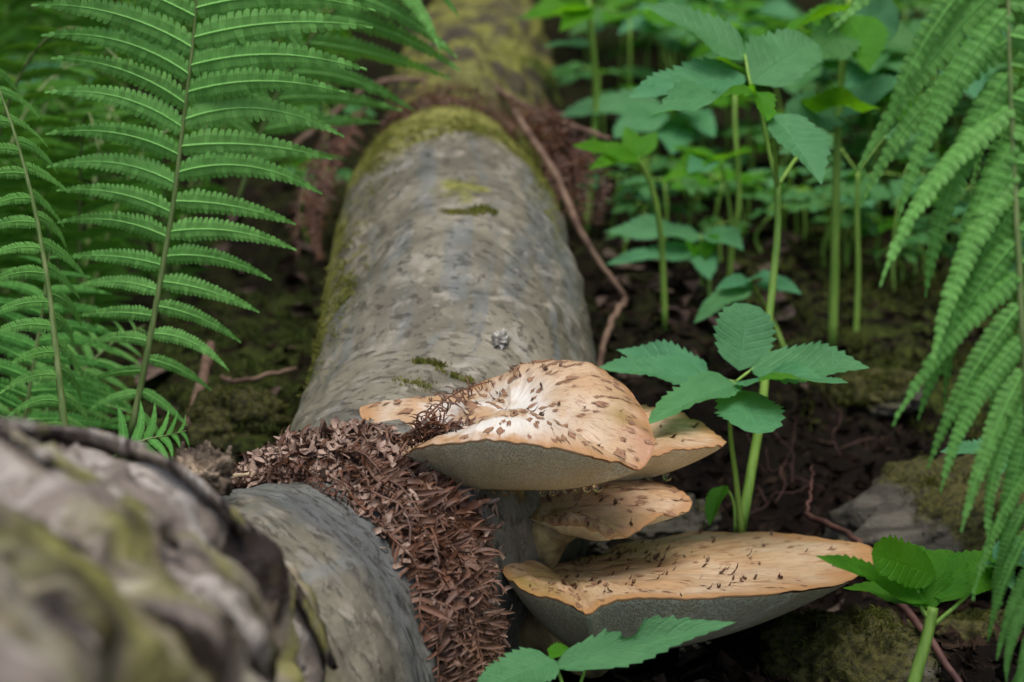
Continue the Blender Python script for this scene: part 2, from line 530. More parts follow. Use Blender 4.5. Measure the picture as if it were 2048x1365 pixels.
for a in np.linspace(0, 2 * math.pi, 14, endpoint=False):
    for rr in (9.0, 25.0, 60.0):
        X, Y = rr * math.sin(a), 2 + rr * math.cos(a)
        base = 0.13 * Y if Y > 0 else 0.05 * Y
        cx.append((X, Y, 0.02 + base + 0.25 * math.sin(a * 3 + rr)))
cx += [(0, 0, -0.03), (0.9, 0.6, 0.0), (-0.9, 0.6, 0.02), (0, -1.5, -0.1), (1.2, 1.5, 0.06), (-1.3, 1.4, 0.1), (0.55, 1.1, -0.02)]
CX = np.array(cx)
def _tps(d2):
    return np.where(d2 > 1e-12, 0.5 * d2 * np.log(np.maximum(d2, 1e-12)), 0)
_n = len(CX)
_d2 = ((CX[:, None, :2] - CX[None, :, :2]) ** 2).sum(-1)
_A = np.zeros((_n + 3, _n + 3))
_A[:_n, :_n] = _tps(_d2) + np.eye(_n) * 2e-3
_A[:_n, _n] = 1; _A[:_n, _n + 1:] = CX[:, :2]
_A[_n, :_n] = 1; _A[_n + 1:, :_n] = CX[:, :2].T
_w = np.linalg.solve(_A, np.concatenate([CX[:, 2], [0, 0, 0]]))
def ground_np(XY):
    d2 = ((XY[:, None, :] - CX[None, :, :2]) ** 2).sum(-1)
    return _tps(d2) @ _w[:_n] + _w[_n] + XY @ _w[_n + 1:]
def ground_fine(x, y):
    far = math.hypot(x, y - 2)
    if far > 7: return 0.0
    a = 0.040 * fbm((x, y, 0), 4.0, 4, 3.1) + 0.016 * fbm((x, y, 0), 19, 4, 7.7) + 0.006 * fbm((x, y, 0), 60, 3, 1.7)
    return a * (1 - far / 7)
def ground_z(x, y):
    return float(ground_np(np.array([[x, y]]))[0]) + ground_fine(x, y)

def build_ground():
    def axis(c, fine, n_f, out, n_o):
        core = np.linspace(c - fine, c + fine, n_f)
        g = fine * np.exp(np.linspace(0, math.log(out / fine), n_o + 1))[1:]
        return np.concatenate([(c - g)[::-1], core, c + g])
    xs = axis(0.1, 1.4, 210, 90, 26)
    ys = axis(2.4, 1.5, 210, 90, 26)
    X, Y = np.meshgrid(xs, ys, indexing='ij')
    XY = np.stack([X.ravel(), Y.ravel()], 1)
    Z = np.concatenate([ground_np(c) for c in np.array_split(XY, 20)])
    vs = []; moss = []
    for i, (x, y) in enumerate(XY):
        z = Z[i] + ground_fine(x, y)
        vs.append((x, y, z))
        m = 0.25 * sstep(2.0, 2.4, y)
        if x > 0.3 and 2.2 < y < 2.9: m = 0.8
        if x < -0.15 and 1.8 < y < 2.6: m = 0.7
        moss.append(m)
    nx, ny = len(xs), len(ys)
    fs = [(i * ny + j, (i + 1) * ny + j, (i + 1) * ny + j + 1, i * ny + j + 1) for i in range(nx - 1) for j in range(ny - 1)]
    o = place('ground', make_mesh('ground', vs, fs, M['soil'], None, {'moss': moss}))
    o['kind'] = 'structure'
    o['label'] = 'dark damp forest soil sloping up behind the log'
build_ground()

# ------------------------------------------------------------------ fallen log
log_ctrl = [  # centre pixel, depth, radius
    (-1250, 3000, 0.42, 0.140), (-25, 1452, 1.03, 0.141), (165, 1462, 1.23, 0.133), (470, 1392, 1.45, 0.150), (705, 1192, 1.62, 0.134),
    (864, 1030, 1.79, 0.147), (908, 800, 1.95, 0.143), (908, 612, 2.15, 0.141), (895, 462, 2.40, 0.134), (902, 352, 2.72, 0.116),
    (948, 235, 3.15, 0.132), (962, 95, 3.8, 0.120), (985, -30, 4.8, 0.110), (1010, -120, 6.2, 0.095)]
NT_LOG = len(log_ctrl) - 1
LOG_PTS = [np.array([*P(a, b, c), r]) for a, b, c, r in log_ctrl]
def log_axis(t):
    t = max(0.0, min(NT_LOG - 1e-6, t))
    k = int(t); f = t - k
    p1, p2 = LOG_PTS[k], LOG_PTS[k + 1]
    p0 = LOG_PTS[k - 1] if k > 0 else 2 * p1 - p2
    p3 = LOG_PTS[k + 2] if k + 2 <= NT_LOG else 2 * p2 - p1
    q = 0.5 * (2 * p1 + (p2 - p0) * f + (2 * p0 - 5 * p1 + 4 * p2 - p3) * f * f + (3 * p1 - p0 - 3 * p2 + p3) * f ** 3)
    d = 0.5 * ((p2 - p0) + 2 * (2 * p0 - 5 * p1 + 4 * p2 - p3) * f + 3 * (3 * p1 - p0 - 3 * p2 + p3) * f * f)
    return Vector(q[:3]), q[3], Vector(d[:3]).normalized()
def log_frame(t):
    c, r, T = log_axis(t)
    side = T.cross(UP).normalized()          # to the right when looking along the log
    U = side.cross(T).normalized()
    return c, r, T, side, U
def log_rough(t, phi):
    return 1 - sstep(2.12 + 0.25 * sstep(0.6, -0.4, phi), 2.42 + 0.25 * sstep(0.6, -0.4, phi) + 0.10 * math.sin(phi * 5.1 + 1), t)
def log_disp(p, t, phi, s):
    d = 0.010 * fbm(p, 7, 3, 2.0) + 0.0035 * fbm(p, 30, 4, 5.0)
    # gentle wrinkles round the trunk
    w = fbm((s * 26, phi * 1.6, 0), 1.0, 4, 9.0)
    d += 0.0012 * w
    ro = log_rough(t, phi)
    if ro > 0.01:
        f = fbm((s * 15 + 0.25 * math.sin(phi * 2), phi * 1.7, 3), 1.0, 5, 1.3)
        d += ro * (0.024 * math.copysign(abs(f) ** 0.6, f) + 0.006 * fbm(p, 60, 3, 4.0) + 0.006)
    # collar where old bark ends
    d += 0.010 * math.exp(-((t - 2.30 - 0.25 * sstep(0.6, -0.4, phi) - 0.08 * math.sin(phi * 5.1 + 1)) / 0.10) ** 2)
    far = sstep(9.0, 9.8, t)
    if far > 0: d += far * (0.030 * fbm(p, 6, 4, 8.0) + 0.012 * fbm(p, 22, 3, 2.0))
    # collar/dip under the dead fern band further back
    d -= 0.016 * math.exp(-((t - 9.0) / 0.35) ** 2)
    return d
LOG_S = {}
def _arc():
    s = 0; prev = None
    for i in range(0, 1301):
        t = NT_LOG * i / 1300
        c, _, _ = log_axis(t)
        if prev is not None: s += (c - prev).length
        LOG_S[i] = s; prev = c
_arc()
def log_s(t):
    return LOG_S[max(0, min(1300, int(round(t / NT_LOG * 1300))))]
def log_surf(t, phi, off=0.0):
    """phi 0 = top, + = right side of the picture"""
    c, r, T, side, U = log_frame(t)
    n = U * math.cos(phi) + side * math.sin(phi)
    p = c + n * r
    return c + n * (r + log_disp(p, t, phi, log_s(t)) + off), n

log_t = thing('fallen_log', log_axis(4)[0] - UP * 0.14, 'grey fallen log with smooth bark, moss and flaky old bark on one end', 'log')
def build_log():
    vs, uv, fs = [], [], []
    A = {k: [] for k in ('rough', 'moss', 'blue', 'crack', 'old')}
    ts = list(np.linspace(0.0, 5.6, 330)) + list(np.linspace(5.6, 9.4, 210))[1:] + list(np.linspace(9.4, NT_LOG, 60))[1:]
    seg = 190
    for t in ts:
        c, r, T, side, U = log_frame(t)
        s = log_s(t)
        k0 = t / NT_LOG * 1300; i0 = int(k0)
        s = LOG_S[i0] + (LOG_S[min(1300, i0 + 1)] - LOG_S[i0]) * (k0 - i0)
        for k in range(seg + 1):
            phi = -math.pi + 2 * math.pi * k / seg
            n = U * math.cos(phi) + side * math.sin(phi)
            p = c + n * r
            q = c + n * (r + log_disp(p, t, phi if k < seg else -math.pi, s))
            vs.append(q); uv.append((s, phi * 0.14))
            A['rough'].append(log_rough(t, phi))
            far = sstep(7.3, 8.3, t)
            flank = sstep(-0.75, -1.25, phi) * sstep(5.0, 6.0, t)
            rf = sstep(0.75, 1.2, phi) * sstep(7.6, 8.3, t)
            A['moss'].append(max(far * 0.78, flank * 0.62, rf * 0.72, 0.55 * math.exp(-((t - 7.0) / 0.25) ** 2 - ((phi - 0.1) / 0.35) ** 2), 0.30 * sstep(-0.2, -0.9, phi) * sstep(5.2, 7, t),
                             0.72 * sstep(9.2, 9.6, t)))
            A['blue'].append(max(sstep(0.35, 0.9, phi) * sstep(5, 6, t) * 0.55, sstep(3.0, 3.3, t) * sstep(4.2, 3.6, t) * 1.2))
            A['old'].append(sstep(9.0, 9.5, t))
            A['crack'].append(sstep(2.8, 3.1, t) * sstep(4.6, 4.0, t) + 0.15)
    w = seg + 1
    for i in range(len(ts) - 1):
        for k in range(seg):
            fs.append((i * w + k, i * w + k + 1, (i + 1) * w + k + 1, (i + 1) * w + k))
    fs.append(tuple(range(seg)))
    place('bark', make_mesh('bark', vs, fs, M['bark'], uv, A), log_t)
build_log()

def blob(center, rx, ry, rz, mat, seed, amp=0.25, sc=3.0, sub=4, name='blob', axes=None, moss=None, flat=0.0):
    """noisy icosphere-like lump from a uv grid; axes = (X,Y,Z) unit vectors"""
    X, Y, Z = axes if axes else (Vector((1, 0, 0)), Vector((0, 1, 0)), Vector((0, 0, 1)))
    nu, nv = 18 * sub, 10 * sub
    vs, fs, ms = [], [], []
    for j in range(nv + 1):
        th = math.pi * j / nv
        for i in range(nu):
            ph = 2 * math.pi * i / nu
            n = Vector((math.sin(th) * math.cos(ph), math.sin(th) * math.sin(ph), math.cos(th)))
            d = 1 + amp * fbm(n, sc * 0.5, 5, seed) + amp * 0.35 * fbm(n, sc * 2.2, 4, seed + 3)
            q = n * d
            if flat:
                f = fbm(n, 0.9, 1, seed + 9)
                q = n * (d - flat * abs(f))
            vs.append(center + X * (q.x * rx) + Y * (q.y * ry) + Z * (q.z * rz))
            ms.append(moss(n) if moss else 0.0)
    for j in range(nv):
        for i in range(nu):
            fs.append((j * nu + i, j * nu + (i + 1) % nu, (j + 1) * nu + (i + 1) % nu, (j + 1) * nu + i))
    return make_mesh(name, vs, fs, mat, None, {'moss': ms})

# broken knot on the old bark end, small branch stub, peeling bark flakes
def log_axes(t, phi):
    c, r, T, side, U = log_frame(t)
    n = U * math.cos(phi) + side * math.sin(phi)
    return T, n.cross(T).normalized(), n

def build_log_parts():
    # knot: seen at photo (405, 940)
    q = hit_log(400, 1030)
    T, B, n = log_axes(*q)
    p = P(405, 952, (log_surf(q[0], q[1])[0] - CAMP).dot(FWD) + 0.02)
    place('knot', blob(p, 0.016, 0.022, 0.016, M['knot'], 4.0, 0.7, 5, 3, 'knot', (T, B, n)), log_t)
    mb = MB()
    for k in range(26):     # ragged torn rim of the knot
        a = k / 26 * 2 * math.pi
        q = p + (B * math.cos(a) * 0.020 + T * math.sin(a) * 0.014) + n * 0.004
        q2 = q + n * rnd.uniform(0.008, 0.020) + (B * math.cos(a) + T * math.sin(a)) * rnd.uniform(-0.004, 0.008)
        w = 0.004
        sd_ = (B * -math.sin(a) + T * math.cos(a)) * w
        mb.add([q - sd_, q + sd_, q2 + sd_ * 0.4, q2 - sd_ * 0.5], [(0, 1, 2, 3)])
    place('torn_bark', mb.mesh('torn_bark', M['knot']), log_t)
    # little branch stub at (1000, 695)
    q = hit_log(1000, 692)
    T, B, n = log_axes(*q[:2])
    p, _ = log_surf(q[0], q[1])
    place('branch_stub', blob(p + n * 0.002, 0.0085, 0.0065, 0.0085, M['stub'], 6.0, 0.8, 5, 3, 'branch_stub', (T, B, n)), log_t)
    # loose plates of old bark
    for k in range(46):
        t = rnd.uniform(0.7, 2.35); phi = rnd.uniform(-0.9, 1.35)
        T, B, n = log_axes(t, phi)
        p, _ = log_surf(t, phi, 0.001)
        L, W = rnd.uniform(0.012, 0.045), rnd.uniform(0.005, 0.014)
        # plates run round the trunk
        ax = (B * 1.0 + T * rnd.uniform(-0.4, 0.4)).normalized(); ay = n.cross(ax).normalized()
        lift = rnd.uniform(0.002, 0.007)
        vs, fs = [], []
        nu, nv = 7, 3
        for i in range(nu):
            for j in range(nv):
                u, v = i / (nu - 1) - 0.5, j / (nv - 1) - 0.5
                wob = 1 + 0.35 * noise.noise(Vector((u * 5 + k * 3, v * 5, k)))
                q = p + ax * (u * L * 2 * wob) + ay * (v * W * 2 * wob * (1 - 1.2 * u * u)) + n * (lift * (v + 0.5) + 0.003 * wob - (u * L * 2) ** 2 / 0.3)
                vs.append(q)
        m = nu * nv
        vs += [v - n * 0.004 for v in vs]
        for i in range(nu - 1):
            for j in range(nv - 1):
                a = i * nv + j
                fs.append((a, a + nv, a + nv + 1, a + 1)); fs.append((m + a, m + a + 1, m + a + nv + 1, m + a + nv))
        ring = [i * nv for i in range(nu)] + [(nu - 1) * nv + j for j in range(1, nv)] + [i * nv + nv - 1 for i in reversed(range(nu - 1))] + [1]
        for a, b in zip(ring, ring[1:] + ring[:1]):
            fs.append((a, m + a, m + b, b))
        place('bark_flake', make_mesh('bark_flake', vs, fs, M['bark'], [(v.x * 3 + k, v.z * 3) for v in vs],
              {'rough': [1.0] * len(vs), 'moss': [0.25 if k % 3 == 0 else 0.0] * len(vs), 'blue': [0] * len(vs), 'crack': [0] * len(vs), 'old': [0] * len(vs)}), log_t)

def hit_log(px, py):
    """log surface parameters under a photo pixel"""
    best = None
    d = P(px, py, 1.0) - CAMP
    for t in np.linspace(0.8, 12.5, 469):
        for phi in np.linspace(-1.7, 1.7, 86):
            c, r, T, side, U = _lf(t)
            q = c + (U * math.cos(phi) + side * math.sin(phi)) * r - CAMP
            k = q.dot(FWD)
            e = ((q / k) - d).length
            if e < 0.006:
                sc = k + e * 30
                if best is None or sc < best[0]: best = (sc, t, phi)
    return (best[1], best[2]) if best else (6, 0)
_lfc = {}
def _lf(t):
    if t not in _lfc: _lfc[t] = log_frame(t)
    return _lfc[t]
build_log_parts()

# moss as many small blades
def moss_blades(name, pts, mat, h=0.008, n_per=1, w=0.0012, parent=None, label=None, seed=1, spread=0.6):
    rr = random.Random(seed)
    vs, fs = [], []
    for p, n in pts:
        for _ in range(n_per):
            a = Vector((rr.gauss(0, 1), rr.gauss(0, 1), rr.gauss(0, 1)))
            dr = (n + a * spread).normalized()
            sd_ = dr.orthogonal().normalized()
            sd_.rotate(Matrix.Rotation(rr.uniform(0, 6.28), 3, dr))
            L = h * rr.uniform(0.4, 1.3)
            o = len(vs)
            b = p + Vector((rr.uniform(-1, 1), rr.uniform(-1, 1), rr.uniform(-1, 1))) * 0.002
            mid = b + dr * L * 0.55
            tip = b + dr * L + (n * 0.3 - UP * 0.2) * L * 0.5
            vs += [b, mid - sd_ * w, mid + sd_ * w, tip]
            fs += [(o, o + 1, o + 2), (o + 1, o + 3, o + 2)]
    o = place(name, make_mesh(name, vs, fs, mat, None, None, False), parent, None, 'stuff')
    if label: tag(o, label, 'moss')
    return o

def log_moss_patch(cx_, cy_, sx, sy, n, mat, h, seed):
    rr = random.Random(seed)
    t0, p0 = hit_log(cx_, cy_)
    pts = []
    for _ in range(n):
        t = t0 + rr.gauss(0, sy); ph = p0 + rr.gauss(0, sx)
        p, nn = log_surf(t, ph)
        if fbm(p, 40, 3, seed) > -0.05: pts.append((p, nn))
    return pts
mp = []
for i, a in enumerate([(890, 440, 0.05, 0.02, 200), (920, 428, 0.06, 0.02, 260), (955, 425, 0.06, 0.02, 260), (985, 435, 0.04, 0.02, 160), (822, 732, 0.03, 0.010, 130), (848, 735, 0.03, 0.010, 160), (872, 741, 0.03, 0.012, 180), (896, 750, 0.03, 0.012, 180), (918, 761, 0.03, 0.012, 180), (938, 772, 0.03, 0.012, 160), (830, 780, 0.06, 0.03, 120), (960, 262, 0.5, 0.12, 2600), (760, 300, 0.14, 0.3, 1800),
                       (1080, 330, 0.1, 0.4, 1500), (690, 560, 0.10, 0.35, 1400), (650, 660, 0.07, 0.25, 700), (900, 150, 0.6, 0.4, 2200)]):
    mp += log_moss_patch(a[0], a[1], a[2], a[3], a[4], None, 0.006, i + 3)
moss_blades('moss', mp, M['moss_yellow'], 0.0045, 2, 0.0007, log_t, None, 5)

# ------------------------------------------------------------------ bracket fungi
def flat_scale_mesh(seed, curl, ragged):
    rr = random.Random(seed)
    vs, fs = [], []
    nu, nv = 6, 7
    ends = [rr.uniform(0.45, 1.15) * (1 - 0.25 * abs(j - 3) / 3) for j in range(nv)]
    starts = [rr.uniform(-0.15, 0.1) + 0.10 * abs(j - 3) for j in range(nv)]
    off = rr.uniform(-0.2, 0.2)
    for i in range(nu):
        u = i / (nu - 1)
        for j in range(nv):
            v = (j - 3) / 3
            x = starts[j] + (ends[j] - starts[j]) * u
            w = 0.5 * (1 - 0.55 * u ** 2) * (0.55 + 0.45 * min(1, u * 4))
            zz = curl * x * x * (1 if curl > 0.2 else 1) + 0.006 + 0.10 * curl * abs(v)
            vs.append((x - 0.4 - curl * 0.45 * x * x, v * w + off * x + rr.uniform(-0.03, 0.03), zz + (0.12 * curl * rr.uniform(-1, 1) if curl > 0.2 else 0)))
    for i in range(nu - 1):
        for j in range(nv - 1):
            a = i * nv + j
            fs.append((a, a + nv, a + nv + 1, a + 1))
    return vs, fs
SCALES_F, SCALES_C = [], []
for s_ in range(9):
    v, f = flat_scale_mesh(s_, rnd.uniform(0.0, 0.04), True)
    SCALES_F.append(make_mesh('scale_flat', v, f, M['scale_flat']))
for s_ in range(9):
    v, f = flat_scale_mesh(20 + s_, rnd.uniform(0.5, 1.0), True)
    SCALES_C.append(make_mesh('scale_curled', v, f, M['scale_dark']))

class Cap:
    """rim: list of (px, py, depth, bulge) round the cap; centre: top centre; under: lowest point of the flesh above the stem"""
    def __init__(s, rim, centre, under, seed, wave=0.003, lip=0.0035, drop=0.6, dip=0.0):
        s.N = 260
        R4 = [np.array([*P(a, b, c), bl]) for a, b, c, bl in rim]
        s.rim = catmull(R4, s.N, True)
        s.C = P(*centre); s.S = P(*under)
        s.seed = seed; s.wave = wave; s.lip = lip; s.drop = drop; s.dip = dip
    def rp(s, a):
        x = (a % 1.0) * s.N; k = int(x) % s.N; f = x - int(x)
        q = s.rim[k] * (1 - f) + s.rim[(k + 1) % s.N] * f
        return Vector(q[:3]), q[3]
    def top(s, a, r):
        e, b = s.rp(a)
        p = s.C.lerp(e, r)
        p = p + UP * (b * math.sin(math.pi * min(1, r) ** 1.25) - s.dip * (1 - r) ** 3)
        nz = fbm(p, 26, 3, s.seed) * s.wave * math.sin(math.pi * min(1.0, r * 0.9 + 0.05))
        rip = fbm((math.cos(a * 6.283) * 3, math.sin(a * 6.283) * 3, r), 1.7, 3, s.seed) * s.wave * r
        fine = fbm((math.cos(a * 6.283) * 30, math.sin(a * 6.283) * 30, r * 1.5), 1.0, 2, s.seed) * 0.0006 * r
        return p + UP * (nz + rip + fine)
    def bottom(s, a, u):
        """u 0 at the rim .. 1 at the stem"""
        e = s.top(a, 1.0)
        c = s.S
        k = u
        p = e.lerp(c, k)
        lin = e.z + (c.z - e.z) * k
        prof = 1 - (1 - k) ** (1 / max(0.05, 1 - s.drop) if s.drop < 1 else 4)
        p.z = e.z - s.lip * 0.35 * min(1, u * 40) + (c.z - e.z) * prof
        return p
    def frame(s, a, r):
        p = s.top(a, r)
        pr = s.top(a, min(1.02, r + 0.02)) - s.top(a, max(0, r - 0.02))
        pa = s.top(a + 0.004, r) - s.top(a - 0.004, r)
        n = pr.cross(pa)
        if n.z < 0: n = -n
        return p, pr.normalized(), n.normalized()
    def build(s, name, label, group, attrfn, n_flat, n_curl, sizes=(0.004, 0.009), rlo=0.15, stem=None, stem_r=None, curl_fn=None, flat_fn=None):
        root = thing(name, s.S, label, 'mushroom', group)
        NR = 44
        vs, uv, fs = [], [], []
        A = {'pale': [], 'pink': [], 'olive': []}
        N = s.N
        for j in range(NR + 1):
            r = (j / NR) ** 0.85
            for i in range(N + 1):
                a = i / N
                p = s.top(a, r)
                if j == NR: p = p - UP * 0.0006
                vs.append(p); uv.append((a, r))
                at = attrfn(p, a, r)
                for k, v in zip(('pale', 'pink', 'olive'), at): A[k].append(v)
        # rolled lip under the rim
        for q in (0.4, 1.0):
            for i in range(N + 1):
                a = i / N
                e = s.top(a, 1.0); b = s.bottom(a, 0.014 * q)
                out = (e - s.C); out.z = 0
                out = out.normalized() if out.length > 0 else out
                vs.append(e.lerp(b, q) + out * (0.0008 * (1 - q)) )
                uv.append((a, 1.0 + 0.02 * q))
                for k in A: A[k].append(0)
        w = N + 1
        for j in range(NR + 2):
            for i in range(N):
                fs.append((j * w + i, j * w + i + 1, (j + 1) * w + i + 1, (j + 1) * w + i))
        cap = place('cap', make_mesh('cap', vs, fs, M['cap'], uv, A), root)
        vs, uv, fs = [], [], []
        NB = 40
        for j in range(NB + 1):
            u = 0.014 + 0.986 * (j / NB) ** 1.3
            for i in range(N + 1):
                a = i / N
                vs.append(s.bottom(a, u)); uv.append((a, u))
        for j in range(NB):
            for i in range(N):
                fs.append((j * w + i + 1, j * w + i, (j + 1) * w + i, (j + 1) * w + i + 1))
        place('pore_surface', make_mesh('pore_surface', vs, fs, M['pore'], uv), root)
        if stem:
            pts = curve_pts([P(*q) for q in stem], 14)
            rad = [float(x) for x in np.interp(np.linspace(0, 1, 14), np.linspace(0, 1, len(stem_r)), stem_r)]
            mb = MB(); mb.tube(pts, rad, 22)
            mb.v = [v + Vector((1, 1, 1)) * 0.0 + (v - s.S).normalized() * 0.003 * fbm(v, 60, 3, s.seed) for v in mb.v]
            place('stem', mb.mesh('stem', M['fungus_stem']), root)
        rr = random.Random(int(s.seed * 10) + 5)
        def put(pool, n, fn, lo, hi, curl):
            c = 0; tries = 0
            while c < n and tries < n * 30:
                tries += 1
                a = rr.random(); r = math.sqrt(rr.uniform(rlo * rlo, 0.93))
                p, pr, nn = s.frame(a, r)
                if fn and rr.random() > fn(p, a, r): continue
                L = rr.uniform(lo, hi) * (0.75 + 0.5 * rr.random())
                X = (pr - nn * pr.dot(nn)).normalized()
                X.rotate(Matrix.Rotation(rr.gauss(0, 0.25 if not curl else 0.9), 3, nn))
                Y = nn.cross(X)
                wy = L * rr.uniform(0.28, 0.75)
                m = Matrix((
                    (X.x * L, Y.x * wy, nn.x * L, p.x + nn.x * 0.0003), (X.y * L, Y.y * wy, nn.y * L, p.y + nn.y * 0.0003),
                    (X.z * L, Y.z * wy, nn.z * L, p.z + nn.z * 0.0003), (0, 0, 0, 1)))
                place('scale', rr.choice(pool), cap, m)
                c += 1
        put(SCALES_F, n_flat, flat_fn, sizes[0], sizes[1], False)
        put(SCALES_C, n_curl, curl_fn, 0.0035, 0.009, True)
        return root

def to_px(p):
    q = p - CAMP
    d = q.dot(FWD)
    return 1024 + q.dot(RGT) / d * FPX, 682.5 - q.dot(UPC) / d * FPX

def gauss2(p, x, y, sx, sy):
    a, b = to_px(p)
    return math.exp(-((a - x) / sx) ** 2 - ((b - y) / sy) ** 2)

# 1: the top front cap
cap1 = Cap([(1284, 936, 1.535, 0.004), (1240, 926, 1.525, 0.006), (1190, 911, 1.515, 0.010), (1130, 894, 1.51, 0.012), (1060, 882, 1.505, 0.012), (980, 878, 1.505, 0.010),
            (905, 884, 1.51, 0.006), (845, 895, 1.53, 0.003), (800, 915, 1.56, 0.0), (778, 900, 1.60, 0.0), (760, 868, 1.63, 0.001), (735, 850, 1.645, 0.002), (720, 828, 1.66, 0.004), (728, 811, 1.675, 0.004),
            (780, 802, 1.69, 0.003), (850, 790, 1.70, 0.001), (920, 778, 1.705, 0.000), (985, 755, 1.70, 0.003), (1040, 735, 1.70, 0.008), (1100, 726, 1.70, 0.012), (1160, 728, 1.69, 0.015),
            (1215, 745, 1.675, 0.019), (1258, 780, 1.65, 0.020), (1287, 820, 1.62, 0.017), (1304, 862, 1.585, 0.012), (1309, 895, 1.555, 0.008)],
           (1020, 812, 1.63), (985, 966, 1.63), 1.3, 0.004, 0.004, 0.52, 0.006)
cap1.build('bracket_fungus', 'large tan bracket mushroom with brown scales, topmost of the cluster on the log', 'bracket mushrooms on the log',
           lambda p, a, r: (min(1, 1.3 * gauss2(p, 960, 835, 150, 45) + 0.6 * gauss2(p, 1040, 790, 60, 40)), min(1, 1.2 * gauss2(p, 1285, 860, 45, 95)), 0.8 * gauss2(p, 1240, 850, 30, 60)),
           190, 40, (0.007, 0.016), 0.12, [(965, 955, 1.63), (935, 985, 1.655), (905, 1030, 1.69), (870, 1080, 1.73)], [0.040, 0.028, 0.024, 0.026],
           lambda p, a, r: gauss2(p, 1030, 775, 110, 60) + 0.25, lambda p, a, r: sstep(880, 1100, to_px(p)[0]) + 0.25)
# 2: cap behind, to the right
cap2 = Cap([(1190, 915, 1.66, 0.002), (1260, 912, 1.652, 0.003), (1330, 902, 1.652, 0.003), (1395, 897, 1.66, 0.002), (1440, 891, 1.675, 0.001), (1453, 886, 1.69, 0.001), (1438, 872, 1.71, 0.002),
            (1412, 852, 1.73, 0.004), (1375, 834, 1.75, 0.005), (1330, 819, 1.765, 0.005), (1280, 812, 1.775, 0.004), (1200, 818, 1.78, 0.002), (1120, 850, 1.76, 0.0), (1120, 890, 1.70, 0.0)],
           (1190, 868, 1.72), (1180, 965, 1.71), 2.1, 0.003, 0.003, 0.50)
cap2.build('bracket_fungus', 'pale tan bracket mushroom tucked behind the topmost scaly cap', 'bracket mushrooms on the log',
           lambda p, a, r: (0.0, 0.15, 0.8 * gauss2(p, 1340, 868, 60, 14)), 45, 10, (0.006, 0.012), 0.3,
           [(1170, 955, 1.72), (1120, 1000, 1.75), (1060, 1050, 1.79), (1000, 1080, 1.82)], [0.035, 0.026, 0.024, 0.028])
# 3: small middle one
cap3 = Cap([(1232, 1074, 1.585, 0.006), (1185, 1064, 1.590, 0.007), (1135, 1048, 1.60, 0.005), (1085, 1045, 1.625, 0.002), (1056, 1030, 1.65, 0.001), (1066, 995, 1.68, 0.004), (1100, 970, 1.695, 0.006), (1160, 961, 1.70, 0.007),
            (1240, 958, 1.70, 0.007), (1310, 963, 1.69, 0.007), (1355, 977, 1.675, 0.006), (1382, 998, 1.655, 0.005), (1380, 1016, 1.64, 0.004), (1352, 1028, 1.63, 0.004), (1318, 1034, 1.62, 0.004), (1275, 1062, 1.60, 0.005)],
           (1105, 1016, 1.66), (1140, 1062, 1.665), 3.4, 0.003, 0.003, 0.45)
cap3.build('bracket_fungus', 'small drooping tan bracket mushroom on a dark stalk between the two big caps', 'bracket mushrooms on the log',
           lambda p, a, r: (0.0, 0.1, min(1, 0.9 * gauss2(p, 1230, 1060, 140, 30) + gauss2(p, 1090, 1010, 60, 50))), 120, 26, (0.006, 0.014), 0.1,
           [(1120, 1040, 1.65), (1092, 1070, 1.66), (1075, 1110, 1.675), (1040, 1160, 1.70), (1000, 1190, 1.72)], [0.020, 0.020, 0.019, 0.021, 0.026])
# 4: the large lower one
cap4 = Cap([(1176, 1228, 1.475, 0.001), (1150, 1213, 1.48, 0.001), (1105, 1195, 1.50, 0.001), (1055, 1180, 1.53, 0.002), (1020, 1160, 1.56, 0.003), (1000, 1130, 1.60, 0.003), (1008, 1117, 1.63, 0.003), (1060, 1125, 1.67, -0.001),
            (1150, 1119, 1.71, -0.003), (1225, 1108, 1.74, -0.002), (1258, 1101, 1.75, 0.002), (1300, 1106, 1.74, 0.003), (1345, 1116, 1.705, 0.001), (1300, 1095, 1.755, 0.001), (1260, 1083, 1.775, 0.001), (1320, 1075, 1.785, 0.001), (1400, 1063, 1.80, 0.0),
            (1500, 1062, 1.80, 0.0), (1600, 1068, 1.785, 0.0), (1680, 1080, 1.76, 0.0), (1735, 1094, 1.725, 0.0), (1753, 1110, 1.69, 0.0), (1738, 1135, 1.645, 0.001), (1690, 1163, 1.595, 0.002), (1620, 1178, 1.56, 0.002), (1545, 1185, 1.54, 0.002),
            (1450, 1191, 1.52, 0.002), (1350, 1194, 1.51, 0.002), (1265, 1197, 1.50, 0.002), (1205, 1207, 1.485, 0.001)],
           (1130, 1148, 1.635), (1210, 1296, 1.63), 4.2, 0.0035, 0.004, 0.50, 0.002)
cap4.build('bracket_fungus', 'widest tan bracket mushroom with curled dark scales, lowest of the cluster', 'bracket mushrooms on the log',
           lambda p, a, r: (0.0, 0.0, min(1, gauss2(p, 1080, 1160, 110, 40) + 0.8 * gauss2(p, 1300, 1105, 60, 20))), 180, 115, (0.006, 0.013), 0.08,  # olive tint of the left part also carries the shade of the upper caps
           [(1180, 1250, 1.63), (1110, 1250, 1.66), (1050, 1240, 1.69), (980, 1230, 1.72)], [0.045, 0.034, 0.030, 0.034],
           lambda p, a, r: gauss2(p, 1400, 1140, 260, 50))

